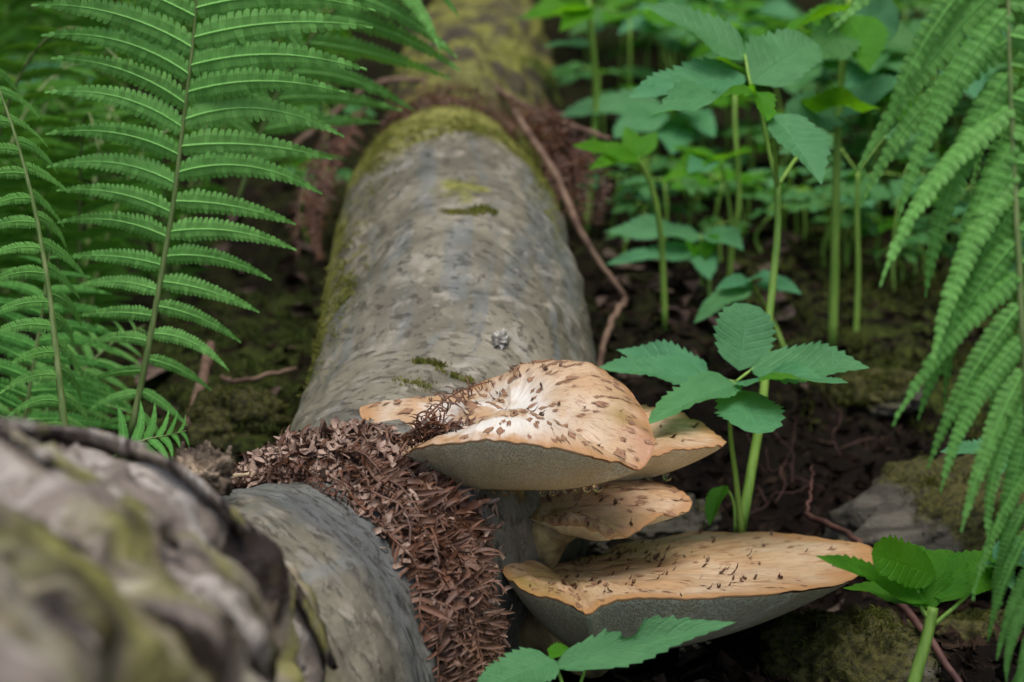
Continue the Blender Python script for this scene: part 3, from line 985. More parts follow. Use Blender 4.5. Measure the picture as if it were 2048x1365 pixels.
# droplets under the caps
def build_droplets():
    me_v, me_f = [], []
    nu, nv = 16, 10
    for j in range(nv + 1):
        th = math.pi * j / nv
        for i in range(nu):
            ph = 2 * math.pi * i / nu
            z = math.cos(th); k = math.sin(th) * (1 - 0.22 * max(0, z))
            me_v.append((k * math.cos(ph), k * math.sin(ph), z * (1.15 if z > 0 else 1)))
    for j in range(nv):
        for i in range(nu):
            me_f.append((j * nu + i, (j + 1) * nu + i, (j + 1) * nu + (i + 1) % nu, j * nu + (i + 1) % nu))
    me = make_mesh('droplet', me_v, me_f, M['water'])
    def lowest(cap, px):
        """lowest visible underside point of a cap in a picture column"""
        best = None
        for a in np.linspace(0, 1, 130, endpoint=False):
            for u in np.linspace(0.05, 0.95, 26):
                p = cap.bottom(a, u)
                x, y = to_px(p)
                if abs(x - px) < 6 and (best is None or y > best[0]): best = (y, p)
        return best[1] if best else None
    for cap, px, r, lab in [(cap1, 1012, 0.0022, 0), (cap1, 1022, 0.0014, 0), (cap1, 950, 0.0013, 0), (cap1, 925, 0.0012, 0), (cap1, 985, 0.0012, 0), (cap1, 1085, 0.0020, 0), (cap1, 1108, 0.0018, 0),
                            (cap1, 1128, 0.0014, 0), (cap1, 1150, 0.0012, 0), (cap1, 1175, 0.0020, 0), (cap1, 1200, 0.0026, 0), (cap2, 1238, 0.0024, 0), (cap2, 1250, 0.0020, 0), (cap2, 1305, 0.0014, 0), (cap2, 1337, 0.0027, 0),
                            (cap4, 1370, 0.0016, 1), (cap4, 1395, 0.0018, 1), (cap4, 1285, 0.0022, 1), (cap4, 1420, 0.0014, 1)]:
        p = lowest(cap, px)
        if p is None: continue
        o = place('water_droplet', me, None, Matrix.Translation(p - UP * r * 1.2) @ Matrix.Diagonal((r * 1.6, r * 1.6, r * 1.6, 1)))
        if lab: tag(o, 'tiny clear droplet hanging under the widest lowest mushroom cap', 'droplet', 'droplets under the lowest cap')
        else: tag(o, 'tiny clear droplet hanging from the pores of the upper mushroom caps', 'droplet', 'droplets under the upper caps')
build_droplets()

# ------------------------------------------------------------------ dead fern litter
def dead_frond_mesh(path, radius, plen, rr, spacing=0.0055, normal=None):
    """path: list of Vectors; shrivelled pinnae in pairs"""
    L = [0]
    for a, b in zip(path, path[1:]): L.append(L[-1] + (b - a).length)
    tot = L[-1]
    stem = MB(); stem.tube(path, [radius * (1 - 0.7 * l / tot) for l in L], 6)
    mb = MB()
    tw0 = rr.gauss(0, 0.5)
    n = max(4, int(tot / spacing))
    for i in range(n):
        s = tot * (i + 0.5) / n
        k = next((j for j in range(len(L) - 1) if L[j + 1] >= s), len(L) - 2)
        f = (s - L[k]) / max(1e-9, L[k + 1] - L[k])
        p = path[k].lerp(path[k + 1], f)
        T = (path[k + 1] - path[k]).normalized()
        N = normal if normal else Vector((0.2, -1, 0.4))
        N = (N - T * N.dot(T))
        N = N.normalized() if N.length > 1e-5 else T.orthogonal().normalized()
        N.rotate(Matrix.Rotation(rr.gauss(0, 0.15) + tw0 + 0.9 * math.sin(s * 14 + tw0 * 5), 3, T))
        B = T.cross(N)
        e = min(1, 0.35 + 1.6 * (1 - s / tot)) * min(1, 0.3 + s / tot * 5)
        for sg in (-1, 1):
            if rr.random() < 0.06: continue
            l = plen * e * rr.uniform(0.6, 1.5)
            w = l * rr.uniform(0.06, 0.12)
            d0 = (B * sg + T * rr.uniform(0.1, 0.6) + N * rr.uniform(0.0, 0.45)).normalized()
            curlax = d0.cross(N).normalized()
            cur = rr.uniform(0.1, 1.3)
            q = p.copy(); dr = d0.copy(); nn = N.copy()
            segs = 4
            vs, fs = [], []
            for j in range(segs + 1):
                u = j / segs
                ww = w * (0.6 + 1.6 * u * (1 - u)) * (1 - u ** 3) + 0.00015
                sd_ = dr.cross(nn).normalized()
                fold = ww * rr.uniform(0.5, 1.1)
                vs += [q - sd_ * ww + nn * fold, q + nn * 0.0, q + sd_ * ww + nn * fold * rr.uniform(0.4, 1.1)]
                rot = Matrix.Rotation(-cur * rr.uniform(0.3, 1.0), 3, curlax)
                dr = rot @ dr; nn = rot @ nn
                q = q + dr * (l / segs)
                if j:
                    a = (j - 1) * 3
                    fs += [(a, a + 1, a + 4, a + 3), (a + 1, a + 2, a + 5, a + 4)]
            mb.add(vs, fs)
    return stem.mesh('rachis', M['dead']), mb.mesh('dried_pinnae', M['dead'], True)

def dead_frond(path, radius, plen, rr, label, group, normal=None, spacing=0.0055):
    root = thing('dead_fern_frond', path[0], label, 'dead frond', group)
    a, b = dead_frond_mesh(path, radius, plen, rr, spacing, normal)
    place('rachis', a, root)
    place('dried_pinnae', b, root, None, 'stuff')
    return root

def build_dead():
    rr = random.Random(77)
    lab = 'brown shrivelled fern frond hanging down the side of the log below the mushrooms'
    for k in range(56):
        t = rr.uniform(3.66, 4.12)
        ph0 = rr.uniform(0.1, 0.9); off = rr.uniform(0.002, 0.018)
        path = []
        tt = t
        n = 10
        reach = rr.uniform(0.9, 1.25)
        for i in range(n):
            u = i / (n - 1)
            ph = ph0 + (reach + 0.2 - ph0) * u * 1.0
            p, nn = log_surf(tt - 0.30 * u + 0.06 * math.sin(u * 5 + k), ph, off * (0.6 + 0.8 * u))
            path.append(p + Vector((rr.gauss(0, 0.003), rr.gauss(0, 0.003), rr.gauss(0, 0.003))))
        p = path[-1]
        hang = rr.uniform(0.03, 0.16)
        for i in range(1, 7):
            q = p + Vector((0.005 * i * rr.uniform(0.0, 1.0), -0.004 * i, -hang * i / 6))
            g = 0.02
            path.append(q)
        path = curve_pts(path, 26)
        dead_frond(path, 0.0015, rr.uniform(0.013, 0.020), rr, lab, 'dead fronds over the log side', Vector((0.6, -1, 0.3)), 0.0062)
    lab2 = 'brown shrivelled fern frond heaped on top of the log left of the mushrooms'
    for k in range(34):
        t = rr.uniform(3.72, 4.12)
        ph0 = rr.uniform(-1.0, 0.1); off = rr.uniform(0.002, 0.010)
        path = []
        ln = rr.uniform(0.6, 1.3); ta = rr.uniform(-0.3, 0.15)
        for i in range(9):
            u = i / 8
            p, nn = log_surf(t + ta * u, ph0 + ln * u, off + 0.003 * math.sin(u * 6 + k))
            path.append(p + Vector((rr.gauss(0, 0.003), rr.gauss(0, 0.003), rr.gauss(0, 0.004))))
        dead_frond(curve_pts(path, 20), 0.0012, rr.uniform(0.010, 0.018), rr, lab2, 'dead fronds heaped on the log', UP + Vector((0, -0.5, 0)))
    # one arched over the left lobe of the topmost cap, others lying on it
    dead_frond(curve_pts([P(800, 905, 1.53), P(840, 850, 1.56), P(890, 800, 1.60), P(940, 775, 1.64), P(985, 762, 1.66)], 22), 0.0014, 0.016, rr,
               'brown dead fern frond arched across the left lobe of the topmost mushroom', 'dead fronds lying on the top cap', Vector((-0.4, -0.5, 1)))
    for k in range(9):
        x0 = rr.uniform(800, 860); y0 = rr.uniform(860, 900)
        x1 = x0 + rr.uniform(70, 170); y1 = 880 - rr.uniform(0, 40)
        path = []
        for i in range(7):
            u = i / 6
            path.append(P(x0 + (x1 - x0) * u, y0 + (y1 - y0) * u - 14 * math.sin(u * 3.1), 1.535 + 0.03 * rr.random()))
        dead_frond(curve_pts(path, 16), 0.0012, rr.uniform(0.010, 0.015), rr, 'brown crumpled fern frond lying on the front edge of the topmost mushroom', 'crumpled fronds on the top cap', Vector((0, -0.5, 1)))
    # crumbled litter
    vs, fs = [], []
    def crumb(p, n, size):
        X = n.orthogonal().normalized(); X.rotate(Matrix.Rotation(rr.uniform(0, 6.28), 3, n))
        X = (X + n * rr.uniform(-0.3, 0.9)).normalized(); Y = n.cross(X).normalized(); Z = X.cross(Y)
        o = len(vs); c1 = rr.uniform(-1.6, 1.6); c2 = rr.uniform(0.3, 1.6)
        w = size * rr.uniform(0.10, 0.26)
        for i in range(4):
            u = i / 3 - 0.5
            ww = w * (1 - 1.2 * u * u) * rr.uniform(0.5, 1.2)
            q = p + X * (u * size) + Z * (size * c1 * u * u)
            vs.extend([q - Y * ww + Z * ww * c2, q, q + Y * ww + Z * ww * c2 * rr.uniform(0.2, 1)])
        for i in range(3):
            a = o + i * 3
            fs.extend([(a, a + 1, a + 4, a + 3), (a + 1, a + 2, a + 5, a + 4)])
    for _ in range(3800):
        t = rr.uniform(3.42, 4.22); ph = rr.gauss(-0.35, 0.55)
        if ph < -1.3 or ph > 1.1: continue
        edge = 3.62 + 0.12 * math.sin(ph * 4) - 0.25 * sstep(0.0, 0.8, ph)
        if t < edge: continue
        h = 0.014 * sstep(edge, edge + 0.25, t) * sstep(4.24, 4.0, t) * sstep(1.2, 0.2, abs(ph + 0.2))
        p, n = log_surf(t, ph, rr.uniform(0.0, 1.0) * h + 0.002)
        crumb(p, n, rr.uniform(0.007, 0.020))
    for _ in range(160):
        t = rr.uniform(3.55, 4.0); ph = rr.uniform(0.5, 1.7)
        p, n = log_surf(t, ph, rr.uniform(0.0, 0.02))
        crumb(p, n, rr.uniform(0.008, 0.02))
    o = place('fern_litter', make_mesh('fern_litter', vs, fs, M['dead_pale'], None, None, True))
    tag(o, 'heap of crumbled brown fern litter on the saddle of the log', 'litter', None, 'stuff')
    # band of dead fern far back on the log
    for k in range(11):
        ph0 = rr.uniform(-1.5, -0.6); t = 8.95 + rr.uniform(-0.25, 0.35)
        path = [log_surf(t + 0.1 * math.sin(u * 3 + k) - 0.12 * abs(u - 0.5), ph0 + 2.6 * u, 0.004 + 0.006 * rr.random())[0] for u in np.linspace(0, 1, 9)]
        dead_frond(curve_pts(path, 18), 0.0016, 0.014, rr, 'dull brown dead fern frond draped across the mossy far part of the log', 'dead fronds across the far log', UP, 0.009)
    for k in range(10):
        x0 = rr.uniform(1010, 1100); 
        path = [P(x0, 215 + rr.uniform(-20, 20), 2.62), P(x0 + 70, 290, 2.55), P(x0 + 95 + rr.uniform(-20, 25), 370, 2.5), P(x0 + 100 + rr.uniform(-20, 30), 450, 2.48)]
        dead_frond(curve_pts(path, 16), 0.002, 0.022, rr, 'dull brown dead fern frond hanging in a clump right of the mossy log', 'dead fronds hanging beside the far log', Vector((0, -1, 0.3)), 0.009)
    for k in range(5):
        x0 = rr.uniform(600, 690)
        path = [P(x0 + 60, 220 + rr.uniform(-20, 20), 2.7), P(x0, 320, 2.65), P(x0 - 30, 420, 2.6), P(x0 - 20 + rr.uniform(-20, 20), 520, 2.55)]
        dead_frond(curve_pts(path, 16), 0.002, 0.022, rr, 'dull brown dead fern frond hanging left of the mossy log behind the green fern', 'dead fronds left of the far log', Vector((0, -1, 0.3)), 0.009)
build_dead()

def stick(name, pts, r0, r1, mat, label, cat, group=None, n=20, jit=0.0008):
    path = curve_pts(pts, n)
    path = [p + Vector((rnd.gauss(0, jit), rnd.gauss(0, jit), rnd.gauss(0, jit))) for p in path]
    mb = MB(); mb.tube(path, [r0 + (r1 - r0) * i / (n - 1) + rnd.uniform(-0.1, 0.1) * r0 for i in range(n)], 8)
    o = place(name, mb.mesh(name, mat))
    return tag(o, label, cat, group)
stick('dry_stalk', [P(455, 955, 1.50), P(540, 944, 1.54), P(680, 932, 1.58)], 0.0018, 0.0011, M['straw'], 'pale straight straw stalk lying on the fern litter near the knot', 'stalk', jit=0.0004)
stick('dry_stalk', [P(595, 946, 1.55), P(670, 958, 1.54), P(752, 975, 1.53)], 0.0014, 0.0010, M['straw'], 'short thin tan stalk lying slantwise in the fern litter', 'stalk', jit=0.0004)
stick('twig', [P(1030, 225, 2.55), P(1110, 350, 2.40), P(1165, 470, 2.30), P(1210, 540, 2.26), P(1252, 600, 2.24)], 0.0050, 0.0036, M['twig'], 'long brown dead stalk leaning along the right side of the log', 'twig')
stick('twig', [P(1252, 598, 2.24), P(1225, 640, 2.2), P(1205, 700, 2.15), P(1195, 760, 2.1)], 0.0045, 0.0035, M['twig'], 'crooked thin twig rising from behind the topmost mushroom', 'twig')
stick('twig', [P(930, 120, 3.0), P(1010, 190, 2.8), P(1110, 240, 2.6), P(1220, 278, 2.5)], 0.0055, 0.0035, M['twig'], 'brown twig lying across the far mossy part of the log', 'twig')
stick('twig', [P(560, 320, 2.8), P(640, 250, 2.8), P(760, 165, 2.85), P(880, 165, 2.85)], 0.005, 0.004, M['twig'], 'brown stalk arching over the log beyond the fern', 'twig')
stick('twig', [P(1612, 1030, 1.92), P(1660, 1050, 1.87), P(1702, 1072, 1.83), P(1728, 1098, 1.80), P(1770, 1170, 1.74), P(1830, 1240, 1.68), P(1880, 1310, 1.64), P(1935, 1390, 1.6)], 0.0032, 0.0034, M['twig_red'], 'long reddish brown twig running past the rim of the widest mushroom', 'twig')
stick('twig', [P(1612, 1030, 1.92), P(1622, 985, 1.96), P(1624, 930, 2.02)], 0.0016, 0.0008, M['twig_red'], 'short fine reddish twig standing against the dark soil bank', 'twig')
stick('twig', [P(1790, 1180, 1.73), P(1808, 1240, 1.70), P(1850, 1300, 1.68)], 0.0022, 0.0012, M['twig_red'], 'short side twig beside the mossy stone under the young plant', 'twig')
stick('twig', [P(440, 756, 2.05), P(480, 762, 2.05), P(590, 738, 2.1)], 0.0030, 0.0024, M['twig'], 'pale bent twig on the dark ground between fern and log', 'twig')
stick('twig', [P(375, 860, 2.0), P(400, 780, 2.05), P(420, 690, 2.15)], 0.007, 0.006, M['twig'], 'grey brown upright stick behind the lower fern leaflets', 'twig')
stick('twig', [P(1700, 1010, 2.05), P(1830, 950, 2.06), P(1900, 900, 2.1)], 0.0014, 0.0010, M['twig'], 'fine grey root lying above the mossy rock', 'twig')
stick('twig', [P(2010, 1305, 1.75), P(2020, 1270, 1.74), P(2030, 1235, 1.72)], 0.0022, 0.0016, M['straw'], 'short pale dry stalk standing among moss at the corner', 'twig')

# ------------------------------------------------------------------ rocks, stones
def rock(px, py, d, rx, ry, rz, seed, label, moss, rot=0.0, tilt=0.0, name='rock', flat=0.25, amp=0.30):
    c = P(px, py, d)
    X = Vector((math.cos(rot) * math.cos(tilt), math.sin(rot) * math.cos(tilt), math.sin(tilt))); Y = UP.cross(X).normalized(); Z = X.cross(Y)
    root = thing(name, c - UP * rz * 0.8, label, 'rock')
    me = blob(c, rx, ry, rz, M['rock'], seed, amp, 3.0, 5, 'stone', (X, Y, Z), moss, flat)
    st = place('stone', me, root)
    rr = random.Random(int(seed * 7))
    pts = []
    me.update()
    ms = me.attributes['moss'].data
    for _ in range(60000):
        if len(pts) > 4200: break
        po = me.polygons[rr.randrange(len(me.polygons))]
        vi = po.vertices[rr.randrange(4)]
        m = ms[vi].value
        co = me.vertices[vi].co
        if rr.random() < m and fbm(co, 30, 3, seed) > 0.25 - 0.5 * m:
            pts.append((co + Vector((rr.gauss(0, 0.002), rr.gauss(0, 0.002), rr.gauss(0, 0.001))), me.vertices[vi].normal.copy()))
    if pts: moss_blades('moss', pts, M['moss'], 0.007, 2, 0.0008, root, None, 3)
    return root
rock(1880, 1045, 1.98, 0.125, 0.10, 0.055, 12.3, 'long grey rock with brown moss on its top, beyond the young plant',
     lambda n: max(0, min(1, 0.55 + 0.9 * n.x + 0.2 * n.z)), 0.15, 0.30)
rock(1730, 1370, 1.70, 0.095, 0.10, 0.062, 21.0, 'mossy stone on the soil below the rim of the widest mushroom',
     lambda n: max(0, min(1, 0.75 * n.z - 0.45 * n.x + 0.15)), 0.3, -0.1)
rock(1960, 1330, 1.85, 0.10, 0.09, 0.05, 31.0, 'low dark mossy rock behind the twig at the corner', lambda n: max(0, min(1, n.z)), 0.0, 0.1)
rock(1175, 1092, 1.90, 0.024, 0.03, 0.020, 41.0, 'small pale streaky lump standing in for a piece of wood behind the stalk of the small mushroom', lambda n: 0.0, 0.3, 0.2, 'stone')  # stone form standing in for a likely piece of wood
rock(1330, 1060, 1.97, 0.055, 0.05, 0.030, 43.0, 'small dull stone on the soil behind the widest mushroom', lambda n: max(0, 0.3 * n.z), 0.3, 0.2, 'stone')
rock(1760, 790, 2.25, 0.060, 0.05, 0.028, 51.0, 'mossy stone set in the top of the dark soil bank', lambda n: max(0, min(1, 0.5 + n.z * 0.6 - 0.4 * n.x)), 0.0, 0.1)
rock(470, 850, 2.02, 0.060, 0.06, 0.040, 61.0, 'round stone wrapped in dark green moss beside the log', lambda n: 1.0 if n.z > -0.4 else 0.4, 0.0, 0.0)

# moss cushions on the bank
def ground_moss(x0, x1, y0, y1, d0, d1, n, mat, h, label, seed):
    rr = random.Random(seed)
    pts = []
    for _ in range(n):
        u, v = rr.random(), rr.random()
        d = d1 + (d0 - d1) * v
        a = P(x0 + (x1 - x0) * u, 700, d)
        if fbm(a, 14, 3, seed) < -0.02: continue
        z = ground_z(a.x, a.y)
        pts.append((Vector((a.x, a.y, z + 0.003 + max(0, 0.02 * fbm(a, 25, 2, seed + 2)))), UP))
    moss_blades('moss', pts, mat, h, 3, 0.0011, None, label, seed, 0.7)
ground_moss(1560, 2040, 0, 0, 2.15, 2.75, 3200, M['moss'], 0.010, 'olive moss carpet on the bank below the tall green stems', 8)
ground_moss(330, 620, 0, 0, 1.95, 2.7, 2200, M['moss_dark'], 0.010, 'dark green moss on the shaded ground between fern and log', 9)

# ------------------------------------------------------------------ leaves and herbs
def leaf_mesh(name, mat, seed, teeth=12, fold=0.25, droop=0.12, asym=0.0, lobe=None, wave=0.03, acum=1.05):
    rr = random.Random(seed)
    xs = []
    for i in range(teeth):
        xs += [(i / teeth, 0.92), ((i + 0.66) / teeth, 1.09)]
    xs += [(1.0, 1.0)]
    us = [-1, -0.66, -0.33, 0, 0.33, 0.66, 1]
    vs, uv, fs = [], [], []
    peak = (0.55 / (0.55 + acum))
    norm = peak ** 0.55 * (1 - peak) ** acum
    ph = rr.uniform(0, 6)
    for x, k in xs:
        xx = min(max(x, 0.0), 1.0)
        hw = 0.5 * (xx ** 0.55) * ((1 - xx) ** acum) / norm
        for u in us:
            e = 1.0
            if abs(u) == 1: e = k * rr.uniform(0.97, 1.03)
            w = hw * e
            if lobe and (u > 0) == (lobe[0] > 0) and u != 0:
                w *= 1 - lobe[2] * math.exp(-((xx - lobe[1]) / 0.07) ** 2) * abs(u)
            if asym: w *= (1 + asym * (1 if u > 0 else -1))
            xo = xx + (0.035 * (abs(u) == 1) * (k > 1) * (1 - xx)) + 0.05 * abs(u) * hw
            z = fold * abs(u) * w * 0.5 - droop * xx * xx + wave * math.sin(xx * 9 + ph + u) * abs(u) * hw * 2
            z += 0.008 * math.sin((xx - 0.16 * abs(u)) * 9 * 6.283) * min(1, hw * 3) * (1 - abs(u) * 0.4)
            vs.append((min(xo, 1.0) if xx == 1 else xo, w * u, z)); uv.append((u * 0.5 + 0.5, xx))
    m = len(us)
    for i in range(len(xs) - 1):
        for j in range(m - 1):
            a = i * m + j
            fs.append((a, a + m, a + m + 1, a + 1))
    return make_mesh(name, vs, fs, mat, uv)
LEAVES = {}
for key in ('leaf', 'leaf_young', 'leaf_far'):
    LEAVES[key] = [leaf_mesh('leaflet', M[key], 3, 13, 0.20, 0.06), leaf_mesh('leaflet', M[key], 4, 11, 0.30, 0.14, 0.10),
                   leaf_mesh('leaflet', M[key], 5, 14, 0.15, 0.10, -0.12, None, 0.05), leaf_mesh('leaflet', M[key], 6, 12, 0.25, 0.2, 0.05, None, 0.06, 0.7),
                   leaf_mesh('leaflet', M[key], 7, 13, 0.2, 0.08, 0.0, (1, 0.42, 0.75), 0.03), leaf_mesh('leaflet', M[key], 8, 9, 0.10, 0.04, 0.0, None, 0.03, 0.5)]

def leaflet(parent, base, tip, width, hint, kind='leaf', var=0, zs=1.0, name='leaflet', flip=1):
    X = tip - base
    L = X.length
    X = X / L
    Z = hint - X * hint.dot(X)
    Z = Z.normalized() if Z.length > 1e-4 else X.orthogonal().normalized()
    Y = Z.cross(X) * flip
    m = Matrix(((X.x * L, Y.x * width, Z.x * L * zs, base.x), (X.y * L, Y.y * width, Z.y * L * zs, base.y), (X.z * L, Y.z * width, Z.z * L * zs, base.z), (0, 0, 0, 1)))
    return place(name, LEAVES[kind][var % len(LEAVES[kind])], parent, m)

def stem_part(parent, pts, r0, r1, mat=None, name='stem', n=14):
    path = curve_pts(pts, n)
    mb = MB(); mb.tube(path, [0.86 * (r0 + (r1 - r0) * i / (n - 1)) for i in range(n)], 10)
    return place(name, mb.mesh(name, mat or M['stem']), parent)

TOCAM = Vector((0, -1, 0.25))
def herb(label, base, cat='plant', group=None, name='ground_elder'):
    return thing(name, base, label, cat, group)
def hl(root, b, t, wpx, hint, kind='leaf', var=0, zs=1.0, flip=1):
    B, T = P(*b), P(*t)
    return leaflet(root, B, T, pix(wpx, (b[2] + t[2]) / 2), hint, kind, var, zs, 'leaflet', flip)

# A: tall plant with two big toothed leaves
A = herb('tall herb with big toothed leaves high above the mushrooms, stem rising behind them', P(1482, 1065, 1.88))
stem_part(A, [P(1482, 1065, 1.88), P(1503, 940, 1.89), P(1526, 800, 1.90), P(1538, 640, 1.91), P(1555, 470, 1.92), P(1555, 370, 1.92)], 0.0062, 0.0040)
stem_part(A, [P(1555, 375, 1.92), P(1535, 290, 1.92), P(1520, 215, 1.92), P(1500, 165, 1.92), P(1490, 110, 1.93)], 0.0030, 0.0016, None, 'petiole')
stem_part(A, [P(1555, 375, 1.92), P(1550, 310, 1.90), P(1546, 245, 1.88)], 0.0030, 0.0018, None, 'petiole')
stem_part(A, [P(1556, 372, 1.92), P(1580, 335, 1.94), P(1612, 290, 1.97)], 0.0028, 0.0018, None, 'petiole')
hl(A, (1492, 120, 1.93), (1308, -12, 1.90), 135, Vector((0.25, -0.55, 1.0)), 'leaf', 1)
hl(A, (1503, 168, 1.92), (1640, 52, 1.98), 138, Vector((0.1, -0.75, 0.8)), 'leaf', 3)
hl(A, (1490, 152, 1.92), (1258, 180, 1.84), 120, Vector((-0.05, -0.55, 0.9)), 'leaf', 0)
hl(A, (1512, 186, 1.92), (1305, 192, 1.76), 95, Vector((0.1, -0.15, 1)), 'leaf', 2)
hl(A, (1500, 180, 1.92), (1552, 212, 1.84), 60, Vector((0.3, 0.55, 0.75)), 'leaf_young', 3)
hl(A, (1502, 160, 1.93), (1438, 100, 1.98), 40, Vector((0.2, 0.3, 0.9)), 'leaf_young', 1)
hl(A, (1500, 140, 1.93), (1505, 85, 1.97), 26, TOCAM, 'leaf_young', 1)
hl(A, (1543, 228, 1.89), (1652, 340, 1.80), 118, Vector((0.30, -0.65, 0.75)), 'leaf', 1)
# B: low five-leaflet leaf right behind the top cap
Bp = herb('blue green five-part toothed leaf spread just right of the topmost mushroom', P(1484, 1065, 1.80))
stem_part(Bp, [P(1484, 1068, 1.80), P(1472, 960, 1.79), P(1460, 850, 1.78), P(1470, 765, 1.77)], 0.0038, 0.0020)
stem_part(Bp, [P(1470, 765, 1.77), P(1510, 735, 1.78), P(1545, 715, 1.78)], 0.0016, 0.001, None, 'petiole', 8)
stem_part(Bp, [P(1470, 765, 1.77), P(1440, 757, 1.78), P(1405, 752, 1.79)], 0.0016, 0.001, None, 'petiole', 8)
hl(Bp, (1478, 742, 1.785), (1497, 606, 1.80), 122, Vector((0.1, -0.95, 0.35)), 'leaf', 5)
hl(Bp, (1500, 738, 1.78), (1736, 724, 1.72), 128, Vector((0.05, -0.5, 0.9)), 'leaf', 0)
hl(Bp, (1476, 764, 1.77), (1690, 736, 1.66), 110, Vector((0.0, -0.12, 1)), 'leaf', 2)
hl(Bp, (1420, 754, 1.785), (1232, 686, 1.82), 80, Vector((0.1, -0.65, 0.8)), 'leaf', 2)
hl(Bp, (1412, 758, 1.785), (1200, 724, 1.74), 95, Vector((-0.05, -0.42, 0.9)), 'leaf', 0)
hl(Bp, (1474, 768, 1.77), (1296, 816, 1.68), 100, Vector((0.0, -0.35, 1)), 'leaf', 1)
hl(Bp, (1478, 780, 1.77), (1518, 860, 1.68), 130, Vector((0.05, -0.75, 0.8)), 'leaf', 5)
# small folded leaf low on the stems
D2 = herb('small drooping young leaf low on the stems behind the mushrooms', P(1470, 1065, 1.84), group=None)
stem_part(D2, [P(1470, 1065, 1.84), P(1468, 1010, 1.84), P(1455, 980, 1.84), P(1440, 975, 1.84)], 0.002, 0.0012)
hl(D2, (1446, 972, 1.84), (1412, 1040, 1.80), 50, Vector((-0.6, -0.6, 0.5)), 'leaf_young', 1)
# C: leaf poking in from below, centre
Cp = herb('blue green toothed leaf poking up in front of the widest mushroom', P(1140, 1470, 1.42))
stem_part(Cp, [P(1140, 1480, 1.42), P(1130, 1390, 1.42), P(1112, 1330, 1.42)], 0.0022, 0.0014)
stem_part(Cp, [P(1140, 1480, 1.42), P(1155, 1390, 1.42), P(1172, 1335, 1.42)], 0.0020, 0.0012, None, 'petiole')
hl(Cp, (1104, 1338, 1.42), (1466, 1230, 1.40), 92, Vector((0.15, -0.65, 0.9)), 'leaf', 4)
hl(Cp, (1112, 1322, 1.42), (945, 1376, 1.36), 110, Vector((-0.1, -0.45, 0.9)), 'leaf', 0)
hl(Cp, (1100, 1318, 1.425), (1156, 1288, 1.46), 44, Vector((0.1, -0.3, 0.9)), 'leaf_young', 1)
hl(Cp, (1110, 1325, 1.425), (985, 1352, 1.47), 70, Vector((0, 0.1, 1)), 'leaf_young', 0)
# D: bright young plant bottom right
Dp = herb('bright green young plant on a thick stem beside the widest mushroom', P(1815, 1420, 1.45))
stem_part(Dp, [P(1812, 1430, 1.45), P(1835, 1340, 1.45), P(1855, 1270, 1.45), P(1866, 1215, 1.45)], 0.0062, 0.0050)
stem_part(Dp, [P(1868, 1250, 1.45), P(1920, 1205, 1.45), P(1985, 1143, 1.46)], 0.0022, 0.0016, None, 'petiole')
stem_part(Dp, [P(1860, 1240, 1.45), P(1842, 1215, 1.45), P(1835, 1180, 1.45)], 0.0024, 0.0016, None, 'petiole')
hl(Dp, (1858, 1208, 1.45), (1640, 1102, 1.42), 75, Vector((0.1, -0.45, 0.9)), 'leaf_young', 0)
hl(Dp, (1862, 1215, 1.45), (1686, 1152, 1.50), 80, Vector((0.1, -0.3, 0.9)), 'leaf_young', 1)
hl(Dp, (1872, 1150, 1.455), (1748, 1106, 1.42), 100, Vector((0.1, -0.8, 0.6)), 'leaf_young', 5)
hl(Dp, (1866, 1220, 1.45), (1822, 1085, 1.46), 120, Vector((0.15, -0.95, 0.3)), 'leaf_young', 3)
hl(Dp, (1880, 1200, 1.45), (1890, 1085, 1.48), 110, Vector((-0.3, -0.9, 0.3)), 'leaf_young', 3)
hl(Dp, (1880, 1205, 1.45), (1992, 1086, 1.47), 95, Vector((-0.5, -0.7, 0.6)), 'leaf_young', 1)
hl(Dp, (1990, 1140, 1.46), (1960, 1170, 1.42), 50, Vector((0, -0.6, 0.7)), 'leaf_young', 3)
hl(Dp, (1985, 1120, 1.46), (2070, 1078, 1.46), 60, Vector((0, -0.6, 0.8)), 'leaf', 0)
hl(Dp, (1985, 1125, 1.46), (2062, 1120, 1.40), 50, Vector((0, -0.4, 0.9)), 'leaf', 1)
hl(Dp, (1985, 1125, 1.46), (2030, 1165, 1.40), 55, Vector((0.2, -0.5, 0.8)), 'leaf', 2)
# E: curved stem plant with yellow-green top
E = herb('yellow green seedling on a curved stem right of the log', P(1328, 650, 2.35))
stem_part(E, [P(1330, 660, 2.35), P(1326, 540, 2.33), P(1318, 440, 2.3), P(1300, 365, 2.28), P(1275, 318, 2.26)], 0.0048, 0.0034)
for b, t, w, v in [((1280, 322, 2.26), (1150, 284, 2.2), 60, 0), ((1275, 318, 2.26), (1188, 318, 2.18), 55, 1), ((1278, 315, 2.26), (1250, 250, 2.28), 45, 0), ((1282, 315, 2.26), (1314, 258, 2.28), 40, 1), ((1270, 320, 2.26), (1215, 300, 2.3), 50, 2)]:
    hl(E, b, t, w, Vector((0, -0.6, 0.8)), 'leaf_young', v)
